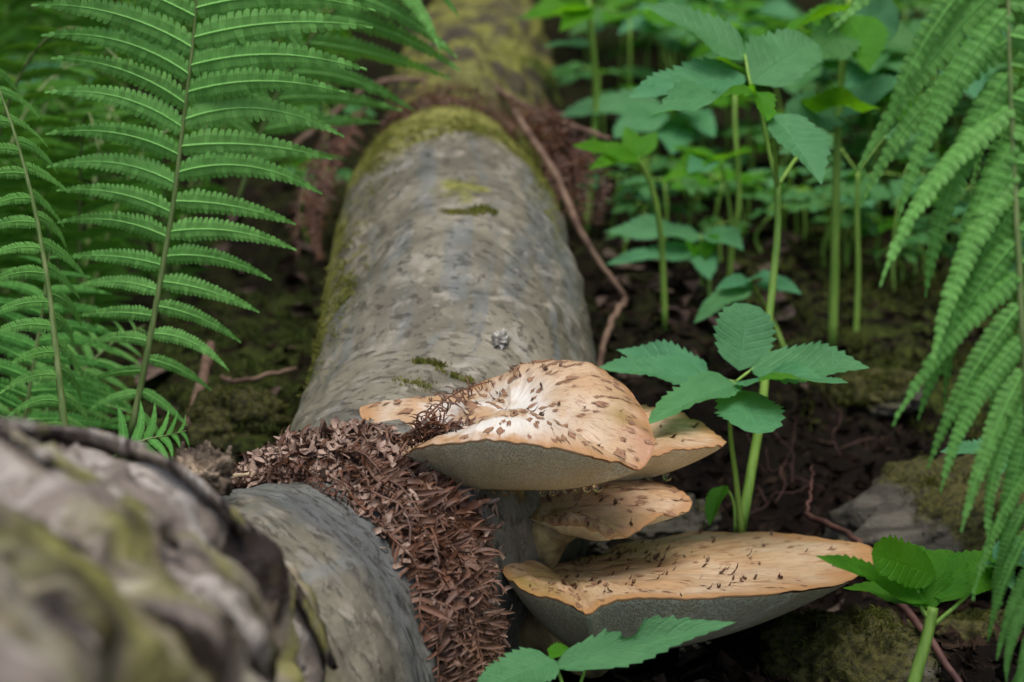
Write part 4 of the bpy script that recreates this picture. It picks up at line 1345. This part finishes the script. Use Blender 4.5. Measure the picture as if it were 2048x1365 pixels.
# F: thick pale stem, G: thinner ones
F = herb('thick pale green stem standing on the mossy bank with leaves on top', P(1666, 695, 2.35))
stem_part(F, [P(1664, 700, 2.35), P(1670, 520, 2.32), P(1673, 330, 2.28), P(1682, 160, 2.25), P(1702, -30, 2.22)], 0.0070, 0.0048)
hl(F, (1672, 230, 2.27), (1812, 150, 2.2), 95, Vector((0.0, -0.6, 0.8)), 'leaf', 0)
hl(F, (1680, 235, 2.27), (1592, 205, 2.2), 100, Vector((0.1, -0.6, 0.7)), 'leaf', 3)
hl(F, (1598, 218, 2.25), (1775, 192, 2.10), 62, Vector((0.2, 0.75, 0.6)), 'leaf_young', 2)
hl(F, (1700, 20, 2.2), (1560, 40, 2.1), 70, Vector((0.2, 0.4, 0.7)), 'leaf_young', 1)
hl(F, (1690, 60, 2.2), (1650, 90, 2.1), 90, TOCAM, 'leaf_far', 3)
hl(F, (1700, 30, 2.2), (1740, 130, 2.15), 110, Vector((0.1, -0.7, 0.4)), 'leaf_young', 1)
hl(F, (1700, 20, 2.2), (1800, 60, 2.2), 110, TOCAM, 'leaf', 3)
G = herb('slim green stem forking into two small leaves next to the thick pale stem', P(1712, 700, 2.40))
stem_part(G, [P(1710, 705, 2.40), P(1716, 560, 2.38), P(1714, 430, 2.36), P(1716, 345, 2.35)], 0.0046, 0.0030)
stem_part(G, [P(1716, 345, 2.35), P(1690, 310, 2.35), P(1665, 270, 2.36)], 0.002, 0.0014, None, 'petiole', 8)
stem_part(G, [P(1716, 345, 2.35), P(1740, 310, 2.35), P(1770, 270, 2.36)], 0.002, 0.0014, None, 'petiole', 8)
hl(G, (1765, 275, 2.36), (1860, 270, 2.3), 60, Vector((0, -0.6, 0.8)), 'leaf', 1)
hl(G, (1670, 275, 2.36), (1560, 300, 2.3), 70, Vector((0, -0.6, 0.8)), 'leaf', 0)
H_ = herb('tall slim plant right of the mossy part of the log', P(1182, 430, 2.8))
stem_part(H_, [P(1172, 470, 2.8), P(1184, 330, 2.78), P(1192, 180, 2.75), P(1180, 40, 2.7), P(1175, -30, 2.7)], 0.0062, 0.0045)
hl(H_, (1180, 20, 2.7), (1065, 25, 2.6), 75, Vector((0.1, 0.3, 0.9)), 'leaf_young', 0)
hl(H_, (1170, 10, 2.7), (1130, 45, 2.6), 60, TOCAM, 'leaf_young', 1)
hl(H_, (1188, 90, 2.72), (1085, 88, 2.7), 30, Vector((0, -0.4, 0.8)), 'leaf', 0)
I_ = herb('forked slender plant with teal leaves behind the curved seedling', P(1470, 560, 2.6))
stem_part(I_, [P(1458, 570, 2.6), P(1465, 480, 2.58), P(1478, 400, 2.56), P(1470, 250, 2.55), P(1470, 190, 2.55)], 0.0046, 0.003)
stem_part(I_, [P(1466, 470, 2.58), P(1455, 390, 2.57), P(1440, 320, 2.56)], 0.003, 0.002, None, 'petiole', 8)
for b, t, w, k in [((1440, 320, 2.56), (1335, 330, 2.45), 45, 'leaf_young'), ((1438, 318, 2.56), (1345, 290, 2.5), 40, 'leaf_young'), ((1445, 320, 2.56), (1500, 290, 2.5), 40, 'leaf_young'), ((1440, 325, 2.56), (1380, 330, 2.45), 60, 'leaf')]:
    hl(I_, b, t, w, Vector((0, -0.4, 0.9)), k, rnd.randrange(4))
# teal leaves beside the log
for k, (lab, base, stem_top, lv) in enumerate([
    ('low plant with long narrow teal leaves on the litter right of the log', (1420, 620, 2.5), (1400, 470, 2.5),
     [((1405, 475, 2.5), (1215, 448, 2.45), 70), ((1400, 505, 2.5), (1215, 518, 2.42), 55), ((1410, 470, 2.5), (1480, 480, 2.4), 60), ((1400, 500, 2.5), (1420, 545, 2.4), 60)]),
    ('plant with broad teal leaves beside the mossy log top', (1330, 420, 2.9), (1340, 215, 2.8),
     [((1330, 215, 2.8), (1120, 208, 2.75), 85), ((1335, 225, 2.8), (1240, 245, 2.7), 80), ((1345, 215, 2.8), (1390, 195, 2.7), 60), ((1350, 240, 2.8), (1345, 300, 2.7), 90), ((1370, 220, 2.8), (1430, 260, 2.7), 70)]),
    ('low teal leaf pair above the dark hollow behind the topmost mushroom', (1570, 700, 2.3), (1500, 565, 2.25),
     [((1500, 570, 2.25), (1390, 635, 2.15), 60), ((1490, 560, 2.25), (1560, 545, 2.2), 50), ((1500, 565, 2.25), (1440, 565, 2.2), 45), ((1510, 570, 2.25), (1600, 575, 2.2), 50)]),
    ('bright leaf standing upright in the litter right of the log', (1400, 590, 2.5), (1395, 530, 2.48),
     [((1395, 535, 2.48), (1380, 480, 2.45), 55), ((1395, 530, 2.48), (1425, 470, 2.45), 50)]),
]):
    o = herb(lab, P(*base))
    stem_part(o, [P(*base), P((base[0] + stem_top[0]) / 2 + 6, (base[1] + stem_top[1]) / 2, base[2]), P(*stem_top)], 0.0035, 0.002)
    for b, t, w in lv:
        hl(o, b, t, w, Vector((rnd.uniform(-0.2, 0.2), -0.55, 0.85)), 'leaf_young' if k == 3 else 'leaf', rnd.randrange(4))
# leaf by the right rock
o = herb('pale green serrated leaf lying above the long mossy rock', P(2050, 960, 1.85))
stem_part(o, [P(2090, 1020, 1.85), P(2060, 950, 1.85), P(2030, 905, 1.85)], 0.003, 0.002)
hl(o, (2030, 905, 1.85), (1885, 895, 1.8), 60, Vector((0, -0.45, 0.9)), 'leaf', 0)
hl(o, (2035, 905, 1.85), (1985, 940, 1.78), 50, Vector((0, -0.5, 0.9)), 'leaf', 1)
hl(o, (2035, 903, 1.85), (2090, 880, 1.85), 50, Vector((0, -0.5, 0.9)), 'leaf', 2)

# understory: random herbs
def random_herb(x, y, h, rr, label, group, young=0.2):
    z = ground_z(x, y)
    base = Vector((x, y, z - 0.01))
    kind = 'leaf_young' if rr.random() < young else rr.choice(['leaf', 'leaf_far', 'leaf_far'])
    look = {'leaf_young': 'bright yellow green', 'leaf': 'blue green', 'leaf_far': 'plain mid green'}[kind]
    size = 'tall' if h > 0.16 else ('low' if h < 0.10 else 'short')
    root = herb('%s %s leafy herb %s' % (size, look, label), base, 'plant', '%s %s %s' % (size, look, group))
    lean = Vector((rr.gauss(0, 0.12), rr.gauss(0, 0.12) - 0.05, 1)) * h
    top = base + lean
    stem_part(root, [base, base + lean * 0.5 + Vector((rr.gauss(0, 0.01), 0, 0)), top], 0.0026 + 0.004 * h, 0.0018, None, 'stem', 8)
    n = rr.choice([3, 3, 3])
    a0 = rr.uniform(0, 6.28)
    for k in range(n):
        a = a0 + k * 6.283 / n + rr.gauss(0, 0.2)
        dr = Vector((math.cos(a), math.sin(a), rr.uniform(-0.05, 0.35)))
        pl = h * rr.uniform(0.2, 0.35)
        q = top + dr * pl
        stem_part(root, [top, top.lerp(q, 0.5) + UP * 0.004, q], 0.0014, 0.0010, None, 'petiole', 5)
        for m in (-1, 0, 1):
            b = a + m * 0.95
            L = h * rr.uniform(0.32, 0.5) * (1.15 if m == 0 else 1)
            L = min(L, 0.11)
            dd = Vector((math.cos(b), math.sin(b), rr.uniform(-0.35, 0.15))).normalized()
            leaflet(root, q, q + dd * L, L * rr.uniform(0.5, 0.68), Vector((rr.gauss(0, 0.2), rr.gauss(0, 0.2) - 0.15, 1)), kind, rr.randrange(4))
def build_understory():
    rr = random.Random(5)
    c = 0
    while c < 120:
        px_ = rr.uniform(1180, 2120); d = 2.45 + 2.4 * rr.random() ** 1.1
        if d < 2.75 and px_ < 1600: continue
        if d < 2.65 and px_ > 1600 and rr.random() < 0.7: continue
        a = P(px_, 500, d)
        h = rr.uniform(0.06, 0.17) if d < 2.9 else rr.uniform(0.08, 0.30)
        if d < 3.0 and h > 0.13 and rr.random() < 0.6: h = 0.09
        random_herb(a.x, a.y, h, rr, 'on the slope behind the log', 'herbs on the slope')
        c += 1
    for _ in range(55):
        a = P(rr.uniform(1230, 2100), 500, rr.uniform(2.6, 3.5))
        random_herb(a.x, a.y, rr.uniform(0.05, 0.10), rr, 'on the slope behind the log', 'herbs on the slope', 0.1)
    for _ in range(26):     # left of the log, far
        px_ = rr.uniform(-60, 700); d = rr.uniform(2.9, 4.8)
        a = P(px_, 500, d)
        random_herb(a.x, a.y, rr.uniform(0.10, 0.30), rr, 'growing among the ferns', 'herbs among the ferns', 0.6)
build_understory()

# ------------------------------------------------------------------ ferns
def pinna_mesh(mat, seed, nl=24, bend=0.16, droop=0.10, hw0=0.086, ruffle=0.02):
    rr = random.Random(seed)
    vs, uv, fs = [], [], []
    def cpt(x):
        return bend * (x * 0.9 - 1.25 * x * x), -droop * x * x
    for sg in (-1, 1):
        for i in range(nl):
            x0, x1 = i / nl, (i + 1) / nl
            xm = (x0 + x1) / 2
            hw = hw0 * min(1, 0.62 + xm * 3) * (1 - xm ** 1.7) ** 0.9 * rr.uniform(0.93, 1.05) + 0.004
            dx = x1 - x0
            lean = 0.28 * hw
            tw = rr.gauss(0, ruffle)
            for q, (x, yy) in enumerate([(x0, 0), (x0 + lean * 0.5 + dx * 0.03, 0.55), (x0 + lean * 0.9 + dx * 0.10, 0.86), (x0 + lean + dx * 0.42, 1.0), (x0 + lean + dx * 0.80, 0.93), (x1 + lean * 0.55 - dx * 0.03, 0.55), (x1, 0)]):
                cy, cz = cpt(min(1, x))
                y = yy * hw
                z = cz + 0.15 * y - (0.45 * y * y / hw0 if yy else 0) + tw * yy * 0.3
                vs.append((x, cy + sg * y, z)); uv.append((yy * sg, x0 + dx * min(1, max(0, (x - x0) / dx * 0.6))))
            o = len(vs) - 7
            f = [(o, o + 1, o + 5, o + 6), (o + 1, o + 2, o + 3, o + 4, o + 5)]
            fs += f if sg > 0 else [tuple(reversed(k)) for k in f]
    # midrib
    n = 12
    o = len(vs)
    for i in range(n + 1):
        x = i / n
        cy, cz = cpt(x)
        w = 0.006 * (1 - x) + 0.001
        vs += [(x, cy - w, cz + 0.003), (x, cy, cz + 0.008 * (1 - x) + 0.003), (x, cy + w, cz + 0.003)]
        uv += [(0, x)] * 3
    for i in range(n):
        a = o + i * 3
        fs += [(a, a + 3, a + 4, a + 1), (a + 1, a + 4, a + 5, a + 2)]
    return make_mesh('pinna', vs, fs, mat, uv, None, False)
PINNA = {}
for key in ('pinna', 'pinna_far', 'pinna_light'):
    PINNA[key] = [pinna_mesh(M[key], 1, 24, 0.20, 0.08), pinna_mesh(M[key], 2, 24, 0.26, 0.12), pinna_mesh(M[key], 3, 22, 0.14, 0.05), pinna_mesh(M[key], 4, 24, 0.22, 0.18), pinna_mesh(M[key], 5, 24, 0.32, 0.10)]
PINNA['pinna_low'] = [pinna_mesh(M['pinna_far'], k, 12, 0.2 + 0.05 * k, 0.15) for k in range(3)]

def frond(parent, path, r0, lens, n, normal, kind, rr, lean=18, s0=0.05, s1=1.0, wide=1.0, twist=0.0, sides=(-1, 1), curl=0.0, jit=1.0):
    """path base->tip; lens(s) -> pinna length in m; normal: Vector or fn(s)"""
    npt = 24
    pts = curve_pts(path, npt)
    mb = MB()
    mb.tube(pts, [r0 * (1 - 0.75 * i / (npt - 1)) for i in range(npt)], 8)
    fr = place('frond', mb.mesh('frond', M['rachis']), parent)
    L = [0]
    for a, b in zip(pts, pts[1:]): L.append(L[-1] + (b - a).length)
    tot = L[-1]
    for i in range(n):
        for sg in sides:
            s = s0 + (s1 - s0) * (i + 0.25 + (0.22 if sg > 0 else -0.1) + rr.gauss(0, 0.05)) / n
            if s >= 1: continue
            S = s * tot
            k = next((j for j in range(npt - 1) if L[j + 1] >= S), npt - 2)
            p = pts[k].lerp(pts[k + 1], (S - L[k]) / max(1e-9, L[k + 1] - L[k]))
            T = (pts[k + 1] - pts[k]).normalized()
            N = normal(s) if callable(normal) else normal
            N = (N - T * N.dot(T)).normalized()
            B = N.cross(T) * -1          # right of the picture when N faces the camera and T points up
            ln = lens(s, sg)
            if ln < 0.006: continue
            a = R(lean(s, sg) if callable(lean) else lean) + rr.gauss(0, 0.05) * jit
            X = (B * sg * math.cos(a) + T * math.sin(a) + N * (curl + rr.gauss(0, 0.07) * jit)).normalized()
            Z = (N - X * N.dot(X)).normalized()
            Z.rotate(Matrix.Rotation(rr.gauss(0, 0.14) * jit + twist, 3, X))
            Y = Z.cross(X)
            if Y.dot(T) < 0: Y = -Y
            ln *= rr.uniform(0.95, 1.05)
            w = ln * wide
            m = Matrix(((X.x * ln, Y.x * w, Z.x * ln, p.x), (X.y * ln, Y.y * w, Z.y * ln, p.y), (X.z * ln, Y.z * w, Z.z * ln, p.z), (0, 0, 0, 1)))
            place('pinna', rr.choice(PINNA[kind]), fr, m)
    return fr

def build_ferns():
    rr = random.Random(21)
    # main fern, left
    f1 = thing('fern', P(255, 900, 1.78), 'tall green fern with broad toothed frond standing upright left of the log', 'fern')
    path = [P(258, 880, 1.78), P(278, 790, 1.77), P(303, 660, 1.76), P(326, 530, 1.75), P(346, 410, 1.74), P(361, 290, 1.73), P(376, 170, 1.72), P(388, 60, 1.71), P(396, -60, 1.70), P(400, -300, 1.68)]
    def ln(s, sg):
        # s measured along whole rachis (0..1); visible up to about 0.78
        v = float(np.interp(s, [0, 0.06, 0.15, 0.25, 0.35, 0.5, 0.65, 0.8, 1.0], [90, 105, 150, 190, 235, 285, 335, 360, 260]))
        if sg < 0: v *= 0.92
        return pix(v, 1.75)
    def le(s, sg):
        return float(np.interp(s, [0, 0.1, 0.2, 0.35, 0.6, 1], [-38, -24, -12, 2, 12, 20]))
    frond(f1, path, 0.0034, ln, 21, Vector((0.12, -0.85, 0.5)), 'pinna', rr, le, 0.03, 1.0, 1.2)
    # fern seen edge-on at the left border
    f2 = thing('fern', P(130, 880, 1.66), 'green fern frond seen edge-on with curled tips at the left border', 'fern')
    path = [P(132, 880, 1.66), P(118, 760, 1.66), P(105, 640, 1.66), P(88, 520, 1.66), P(60, 380, 1.66), P(20, 240, 1.66), P(-30, 110, 1.66)]
    def ln2(s, sg):
        return pix(float(np.interp(s, [0, 0.2, 0.5, 1], [110, 150, 150, 120])), 1.66)
    frond(f2, path, 0.0036, ln2, 15, Vector((0.86, -0.42, 0.2)), 'pinna', rr, lambda s, sg: -28 if sg > 0 else 0, 0.02, 1.0, 1.15, 0.0, (-1, 1), -0.1)
    # frond behind, low left, soft
    f3 = thing('fern', P(40, 900, 1.95), 'soft green fern low at the left behind the edge-on frond', 'fern')
    frond(f3, [P(40, 900, 1.95), P(62, 760, 1.93), P(85, 620, 1.92), P(95, 540, 1.92), P(100, 500, 1.92)], 0.0024, lambda s, sg: pix(float(np.interp(s, [0, 0.3, 0.8, 1], [200, 210, 130, 20])), 1.93), 12, Vector((0.05, -1, 0.3)), 'pinna_light', rr, 8, 0.03, 1.0)
    frond(f3, [P(30, 900, 1.98), P(130, 780, 2.0), P(220, 690, 2.02), P(290, 650, 2.05)], 0.002, lambda s, sg: pix(float(np.interp(s, [0, 0.4, 1], [150, 150, 20])), 2.0), 12, Vector((0.05, -0.8, 0.6)), 'pinna', rr, 20, 0.03, 1.0)
    # little bright frond at the log edge
    f4 = thing('fern', P(215, 925, 1.56), 'small bright green frond tip peeking over the old bark', 'fern')
    frond(f4, [P(205, 935, 1.56), P(245, 900, 1.56), P(290, 880, 1.56), P(330, 872, 1.56), P(372, 862, 1.55)], 0.0014, lambda s, sg: pix(float(np.interp(s, [0, 0.3, 1], [80, 95, 30])), 1.56), 6, Vector((0.1, -0.9, 0.5)), 'pinna_light', rr, 32, 0.25, 1.0, 1.5)
    # frond arching in from the top, over the far log
    f5 = thing('fern', P(420, 420, 2.3), 'light green fern frond drooping over the far log from the left', 'fern')
    frond(f5, [P(470, 420, 2.3), P(540, 220, 2.25), P(620, 80, 2.2), P(710, -20, 2.15), P(840, -100, 2.1)], 0.003, lambda s, sg: pix(float(np.interp(s, [0, 0.3, 0.7, 1], [120, 260, 300, 150])), 2.2), 9, Vector((0.2, -0.9, 0.45)), 'pinna', rr, lambda s, sg: 30 if sg > 0 else 12, 0.1, 1.0)
    # ferns further back on the left
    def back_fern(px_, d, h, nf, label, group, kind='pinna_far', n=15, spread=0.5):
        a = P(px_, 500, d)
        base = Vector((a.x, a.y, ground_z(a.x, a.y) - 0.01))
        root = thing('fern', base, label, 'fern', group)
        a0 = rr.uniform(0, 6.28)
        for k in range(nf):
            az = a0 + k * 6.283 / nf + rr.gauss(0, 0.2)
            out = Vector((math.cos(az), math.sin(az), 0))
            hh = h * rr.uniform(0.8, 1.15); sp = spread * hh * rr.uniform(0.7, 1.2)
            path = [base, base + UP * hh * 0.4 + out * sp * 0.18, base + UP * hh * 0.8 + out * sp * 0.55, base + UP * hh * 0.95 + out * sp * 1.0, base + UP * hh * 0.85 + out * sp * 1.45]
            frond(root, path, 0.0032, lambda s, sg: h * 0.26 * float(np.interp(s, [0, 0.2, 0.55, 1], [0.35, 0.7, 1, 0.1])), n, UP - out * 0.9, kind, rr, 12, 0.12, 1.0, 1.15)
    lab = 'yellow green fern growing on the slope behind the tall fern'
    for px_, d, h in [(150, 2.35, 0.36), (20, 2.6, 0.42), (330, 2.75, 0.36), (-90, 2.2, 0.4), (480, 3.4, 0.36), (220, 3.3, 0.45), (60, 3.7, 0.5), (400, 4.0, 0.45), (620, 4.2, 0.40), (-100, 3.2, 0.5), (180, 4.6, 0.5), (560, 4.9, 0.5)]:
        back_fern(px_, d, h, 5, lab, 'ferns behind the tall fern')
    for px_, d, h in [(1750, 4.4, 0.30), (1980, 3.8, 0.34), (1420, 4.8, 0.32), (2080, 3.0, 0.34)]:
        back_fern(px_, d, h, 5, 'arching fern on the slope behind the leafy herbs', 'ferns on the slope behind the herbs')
    # right foreground fern, two hanging fronds
    f6 = thing('fern', P(2110, 1500, 1.30), 'out of focus fern with long hanging leaflets at the right border', 'fern')
    path = [P(2085, 1500, 1.28), P(2075, 1250, 1.27), P(2062, 950, 1.26), P(2045, 650, 1.25), P(2030, 380, 1.25), P(2020, 150, 1.25), P(2015, -100, 1.25), P(2010, -300, 1.25)]
    def ln6(s, sg):
        return pix(float(np.interp(s, [0, 0.15, 0.3, 0.5, 0.7, 0.85, 1], [130, 200, 280, 380, 450, 460, 380])), 1.26)
    frond(f6, path, 0.0036, ln6, 27, Vector((-0.25, -0.95, 0.15)), 'pinna', rr, lambda s, sg: float(np.interp(s, [0, 0.3, 0.6, 0.8, 1], [-64, -60, -56, -46, -30])) if sg < 0 else -20, 0.03, 1.0, 0.85, 0.0, (-1, 1), 0.0, 2.3)
    path = [P(2150, 1300, 1.38), P(2120, 950, 1.37), P(2100, 600, 1.36), P(2085, 300, 1.35), P(2075, 50, 1.35), P(2070, -200, 1.35)]
    frond(f6, path, 0.0036, lambda s, sg: pix(float(np.interp(s, [0, 0.3, 0.6, 1], [130, 230, 340, 340])), 1.36), 16, Vector((-0.55, -0.8, 0.2)), 'pinna', rr, lambda s, sg: -60 if sg < 0 else -20, 0.03, 1.0, 0.9, 0.25, (-1,), 0.0, 2.3)
build_ferns()

# ------------------------------------------------------------------ leaf litter on the soil
def build_litter():
    rr = random.Random(3)
    shapes = []
    for k in range(5):
        vs, fs, uv = [], [], []
        nu, nv = 9, 5
        c1, c2 = rr.uniform(-0.5, 0.7), rr.uniform(-0.6, 0.9)
        for i in range(nu):
            x = i / (nu - 1)
            hw = 0.34 * math.sin(math.pi * min(1, x ** 0.8)) ** 0.8 + 0.01
            for j in range(nv):
                v = j / (nv - 1) * 2 - 1
                vs.append((x - 0.5, v * hw, c1 * (x - 0.5) ** 2 + c2 * v * v * hw + 0.06 * noise.noise(Vector((x * 4, v * 2, k * 5)))))
                uv.append((v * 0.5 + 0.5, x))
        for i in range(nu - 1):
            for j in range(nv - 1):
                a = i * nv + j
                fs.append((a, a + nv, a + nv + 1, a + 1))
        shapes.append(make_mesh('dead_leaf', vs, fs, M['dead_leaf'], uv))
    def put(px_, d, size, lab, grp, lift=0.006):
        a = P(px_, 900, d)
        z = ground_z(a.x, a.y) + lift
        m = Matrix.Translation((a.x, a.y, z)) @ Matrix.Rotation(rr.uniform(0, 6.28), 4, 'Z') @ Matrix.Rotation(rr.gauss(0, 0.45), 4, 'X') @ Matrix.Rotation(rr.gauss(0, 0.3), 4, 'Y') @ Matrix.Diagonal((size, size * rr.uniform(0.7, 1.1), size, 1))
        tag(place('dead_leaf', rr.choice(shapes), None, m), lab, 'leaf', grp)
    for _ in range(46):
        put(rr.uniform(1050, 1720), rr.uniform(1.56, 1.9), rr.uniform(0.02, 0.045), 'curled brown dead leaf on the soil under the widest mushroom', 'dead leaves under the mushrooms')
    for _ in range(60):
        put(rr.uniform(1190, 1600), rr.uniform(2.25, 3.0), rr.uniform(0.03, 0.06), 'dull brown dead leaf on the slope right of the log', 'dead leaves right of the log', 0.01)
    for _ in range(26):
        put(rr.uniform(300, 680), rr.uniform(2.0, 3.2), rr.uniform(0.03, 0.06), 'dull brown dead leaf on the ground between fern and log', 'dead leaves left of the log', 0.01)
    # crumbs, rootlets and twig bits: one mass
    vs, fs = [], []
    for _ in range(9000):
        px_ = rr.uniform(1000, 2100) if rr.random() < 0.8 else rr.uniform(-50, 700); d = rr.uniform(1.5, 3.4)
        a = P(px_, 900, d)
        z = ground_z(a.x, a.y) if rr.random() < 0 else float(ground_np(np.array([[a.x, a.y]]))[0]) + ground_fine(a.x, a.y)
        L = rr.uniform(0.004, 0.018); w = L * rr.uniform(0.12, 0.6)
        ax = Vector((rr.gauss(0, 1), rr.gauss(0, 1), rr.gauss(0, 0.5))).normalized()
        ay = ax.cross(Vector((rr.gauss(0, 0.5), rr.gauss(0, 0.5), 1))).normalized(); az = ax.cross(ay)
        c = Vector((a.x, a.y, z + 0.002))
        o = len(vs)
        vs += [c - ax * L, c + ay * w + az * w * 0.4, c + ax * L, c - ay * w + az * w * 0.3, c + az * w * 0.9]
        fs += [(o, o + 1, o + 4), (o + 1, o + 2, o + 4), (o + 2, o + 3, o + 4), (o + 3, o, o + 4)]
    o = place('soil_litter', make_mesh('soil_litter', vs, fs, M['crumb'], None, None, False))
    tag(o, 'small brown crumbs and bark bits scattered over the soil', 'litter', None, 'stuff')
    # thin roots in the bank
    for k in range(7):
        x0, y0 = rr.uniform(1500, 1900), rr.uniform(2.02, 2.2)
        pts = []
        ang = rr.uniform(0, 3.1)
        for i in range(6):
            a = P(x0 + i * 22 * math.cos(ang), 900, y0 + i * 0.03 * math.sin(ang))
            pts.append(Vector((a.x + rr.gauss(0, 0.006), a.y, ground_z(a.x, a.y) + 0.004 + rr.uniform(0, 0.01))))
        stick('root', pts, 0.0005, 0.0003, M['twig_red'], 'hair-thin brown root on the dark soil bank', 'root', 'thin roots in the soil bank', 14, 0.0003)
build_litter()

# ------------------------------------------------------------------ unseen trees added round the hollow to keep low sky light out on three sides
def build_blocker_trees():
    rr = random.Random(99)
    bark = simple('tree_bark', (0.06, 0.05, 0.04), (0.14, 0.12, 0.10), 8, 0.85, 0.6, 0.02, stretch=(3, 3, 0.5))
    t = NT('tree_leaves')
    col = t.mix(t.ramp(t.noise(t.obj(), 1.3, 3), 0.35, 0.65), (0.03, 0.08, 0.015), (0.07, 0.16, 0.03))
    foliage = t.finish(col, 0.6, None, 0.3, 0.25, (0.10, 0.24, 0.03))
    crowns = []
    for k in range(3):
        vs, fs = [], []
        for _ in range(5200):
            th = rr.uniform(0, 6.283); z = rr.uniform(0.4, 7.5)
            prof = (0.75 + 0.5 * math.sin(z * 0.55)) * (1 - (z / 9.5) ** 3)
            r_ = 2.1 * prof * math.sqrt(rr.uniform(0.15, 1.0)) * (1 + 0.35 * noise.noise(Vector((math.cos(th) * 1.5, math.sin(th) * 1.5, z * 0.6 + k * 7))))
            c = Vector((r_ * math.cos(th), r_ * math.sin(th), z))
            a = Vector((rr.gauss(0, 1), rr.gauss(0, 1), rr.gauss(0, 0.6))).normalized(); b = a.orthogonal().normalized()
            L, w = rr.uniform(0.10, 0.20), rr.uniform(0.06, 0.11)
            o = len(vs)
            vs += [c - a * L, c + b * w, c + a * L, c - b * w]
            fs.append((o, o + 1, o + 2, o + 3))
        crowns.append(make_mesh('crown', vs, fs, foliage, None, None, False))
    mb = MB()
    mb.tube([Vector((0, 0, -0.4)), Vector((0.03, 0, 0.4)), Vector((-0.02, 0.05, 2)), Vector((0.1, 0.0, 4.5)), Vector((0.05, 0.1, 7.2))], [0.26, 0.19, 0.16, 0.11, 0.03], 12)
    for k in range(7):
        a = k * 2.4; z = 1.6 + k * 0.7
        mb.tube([Vector((0, 0, z)), Vector((0.7 * math.cos(a), 0.7 * math.sin(a), z + 0.5)), Vector((1.5 * math.cos(a), 1.5 * math.sin(a), z + 0.7))], [0.06, 0.035, 0.012], 6)
    trunk = mb.mesh('trunk', bark)
    for ring, n in ((6.2, 17), (9.5, 20)):
        for i in range(n):
            a = 6.283 * (i + 0.5 * (ring > 7)) / n + rr.gauss(0, 0.06)
            x, y = ring * math.sin(a) * rr.uniform(0.95, 1.1), 2.2 + ring * math.cos(a) * rr.uniform(0.95, 1.1)
            if y < -1.0 and abs(x) < 5.0: continue        # the open side behind the photographer
            z = float(ground_np(np.array([[x, y]]))[0])
            root = thing('tree', Vector((x, y, z)), 'unseen leafy tree added around the hollow to block low sky light', 'tree', 'unseen trees added to block low sky')
            m = Matrix.Translation((x, y, z)) @ Matrix.Rotation(rr.uniform(0, 6.28), 4, 'Z') @ Matrix.Scale(rr.uniform(0.9, 1.2), 4)
            place('trunk', trunk, root, m); place('crown', crowns[(i + n) % 3], root, m)
build_blocker_trees()
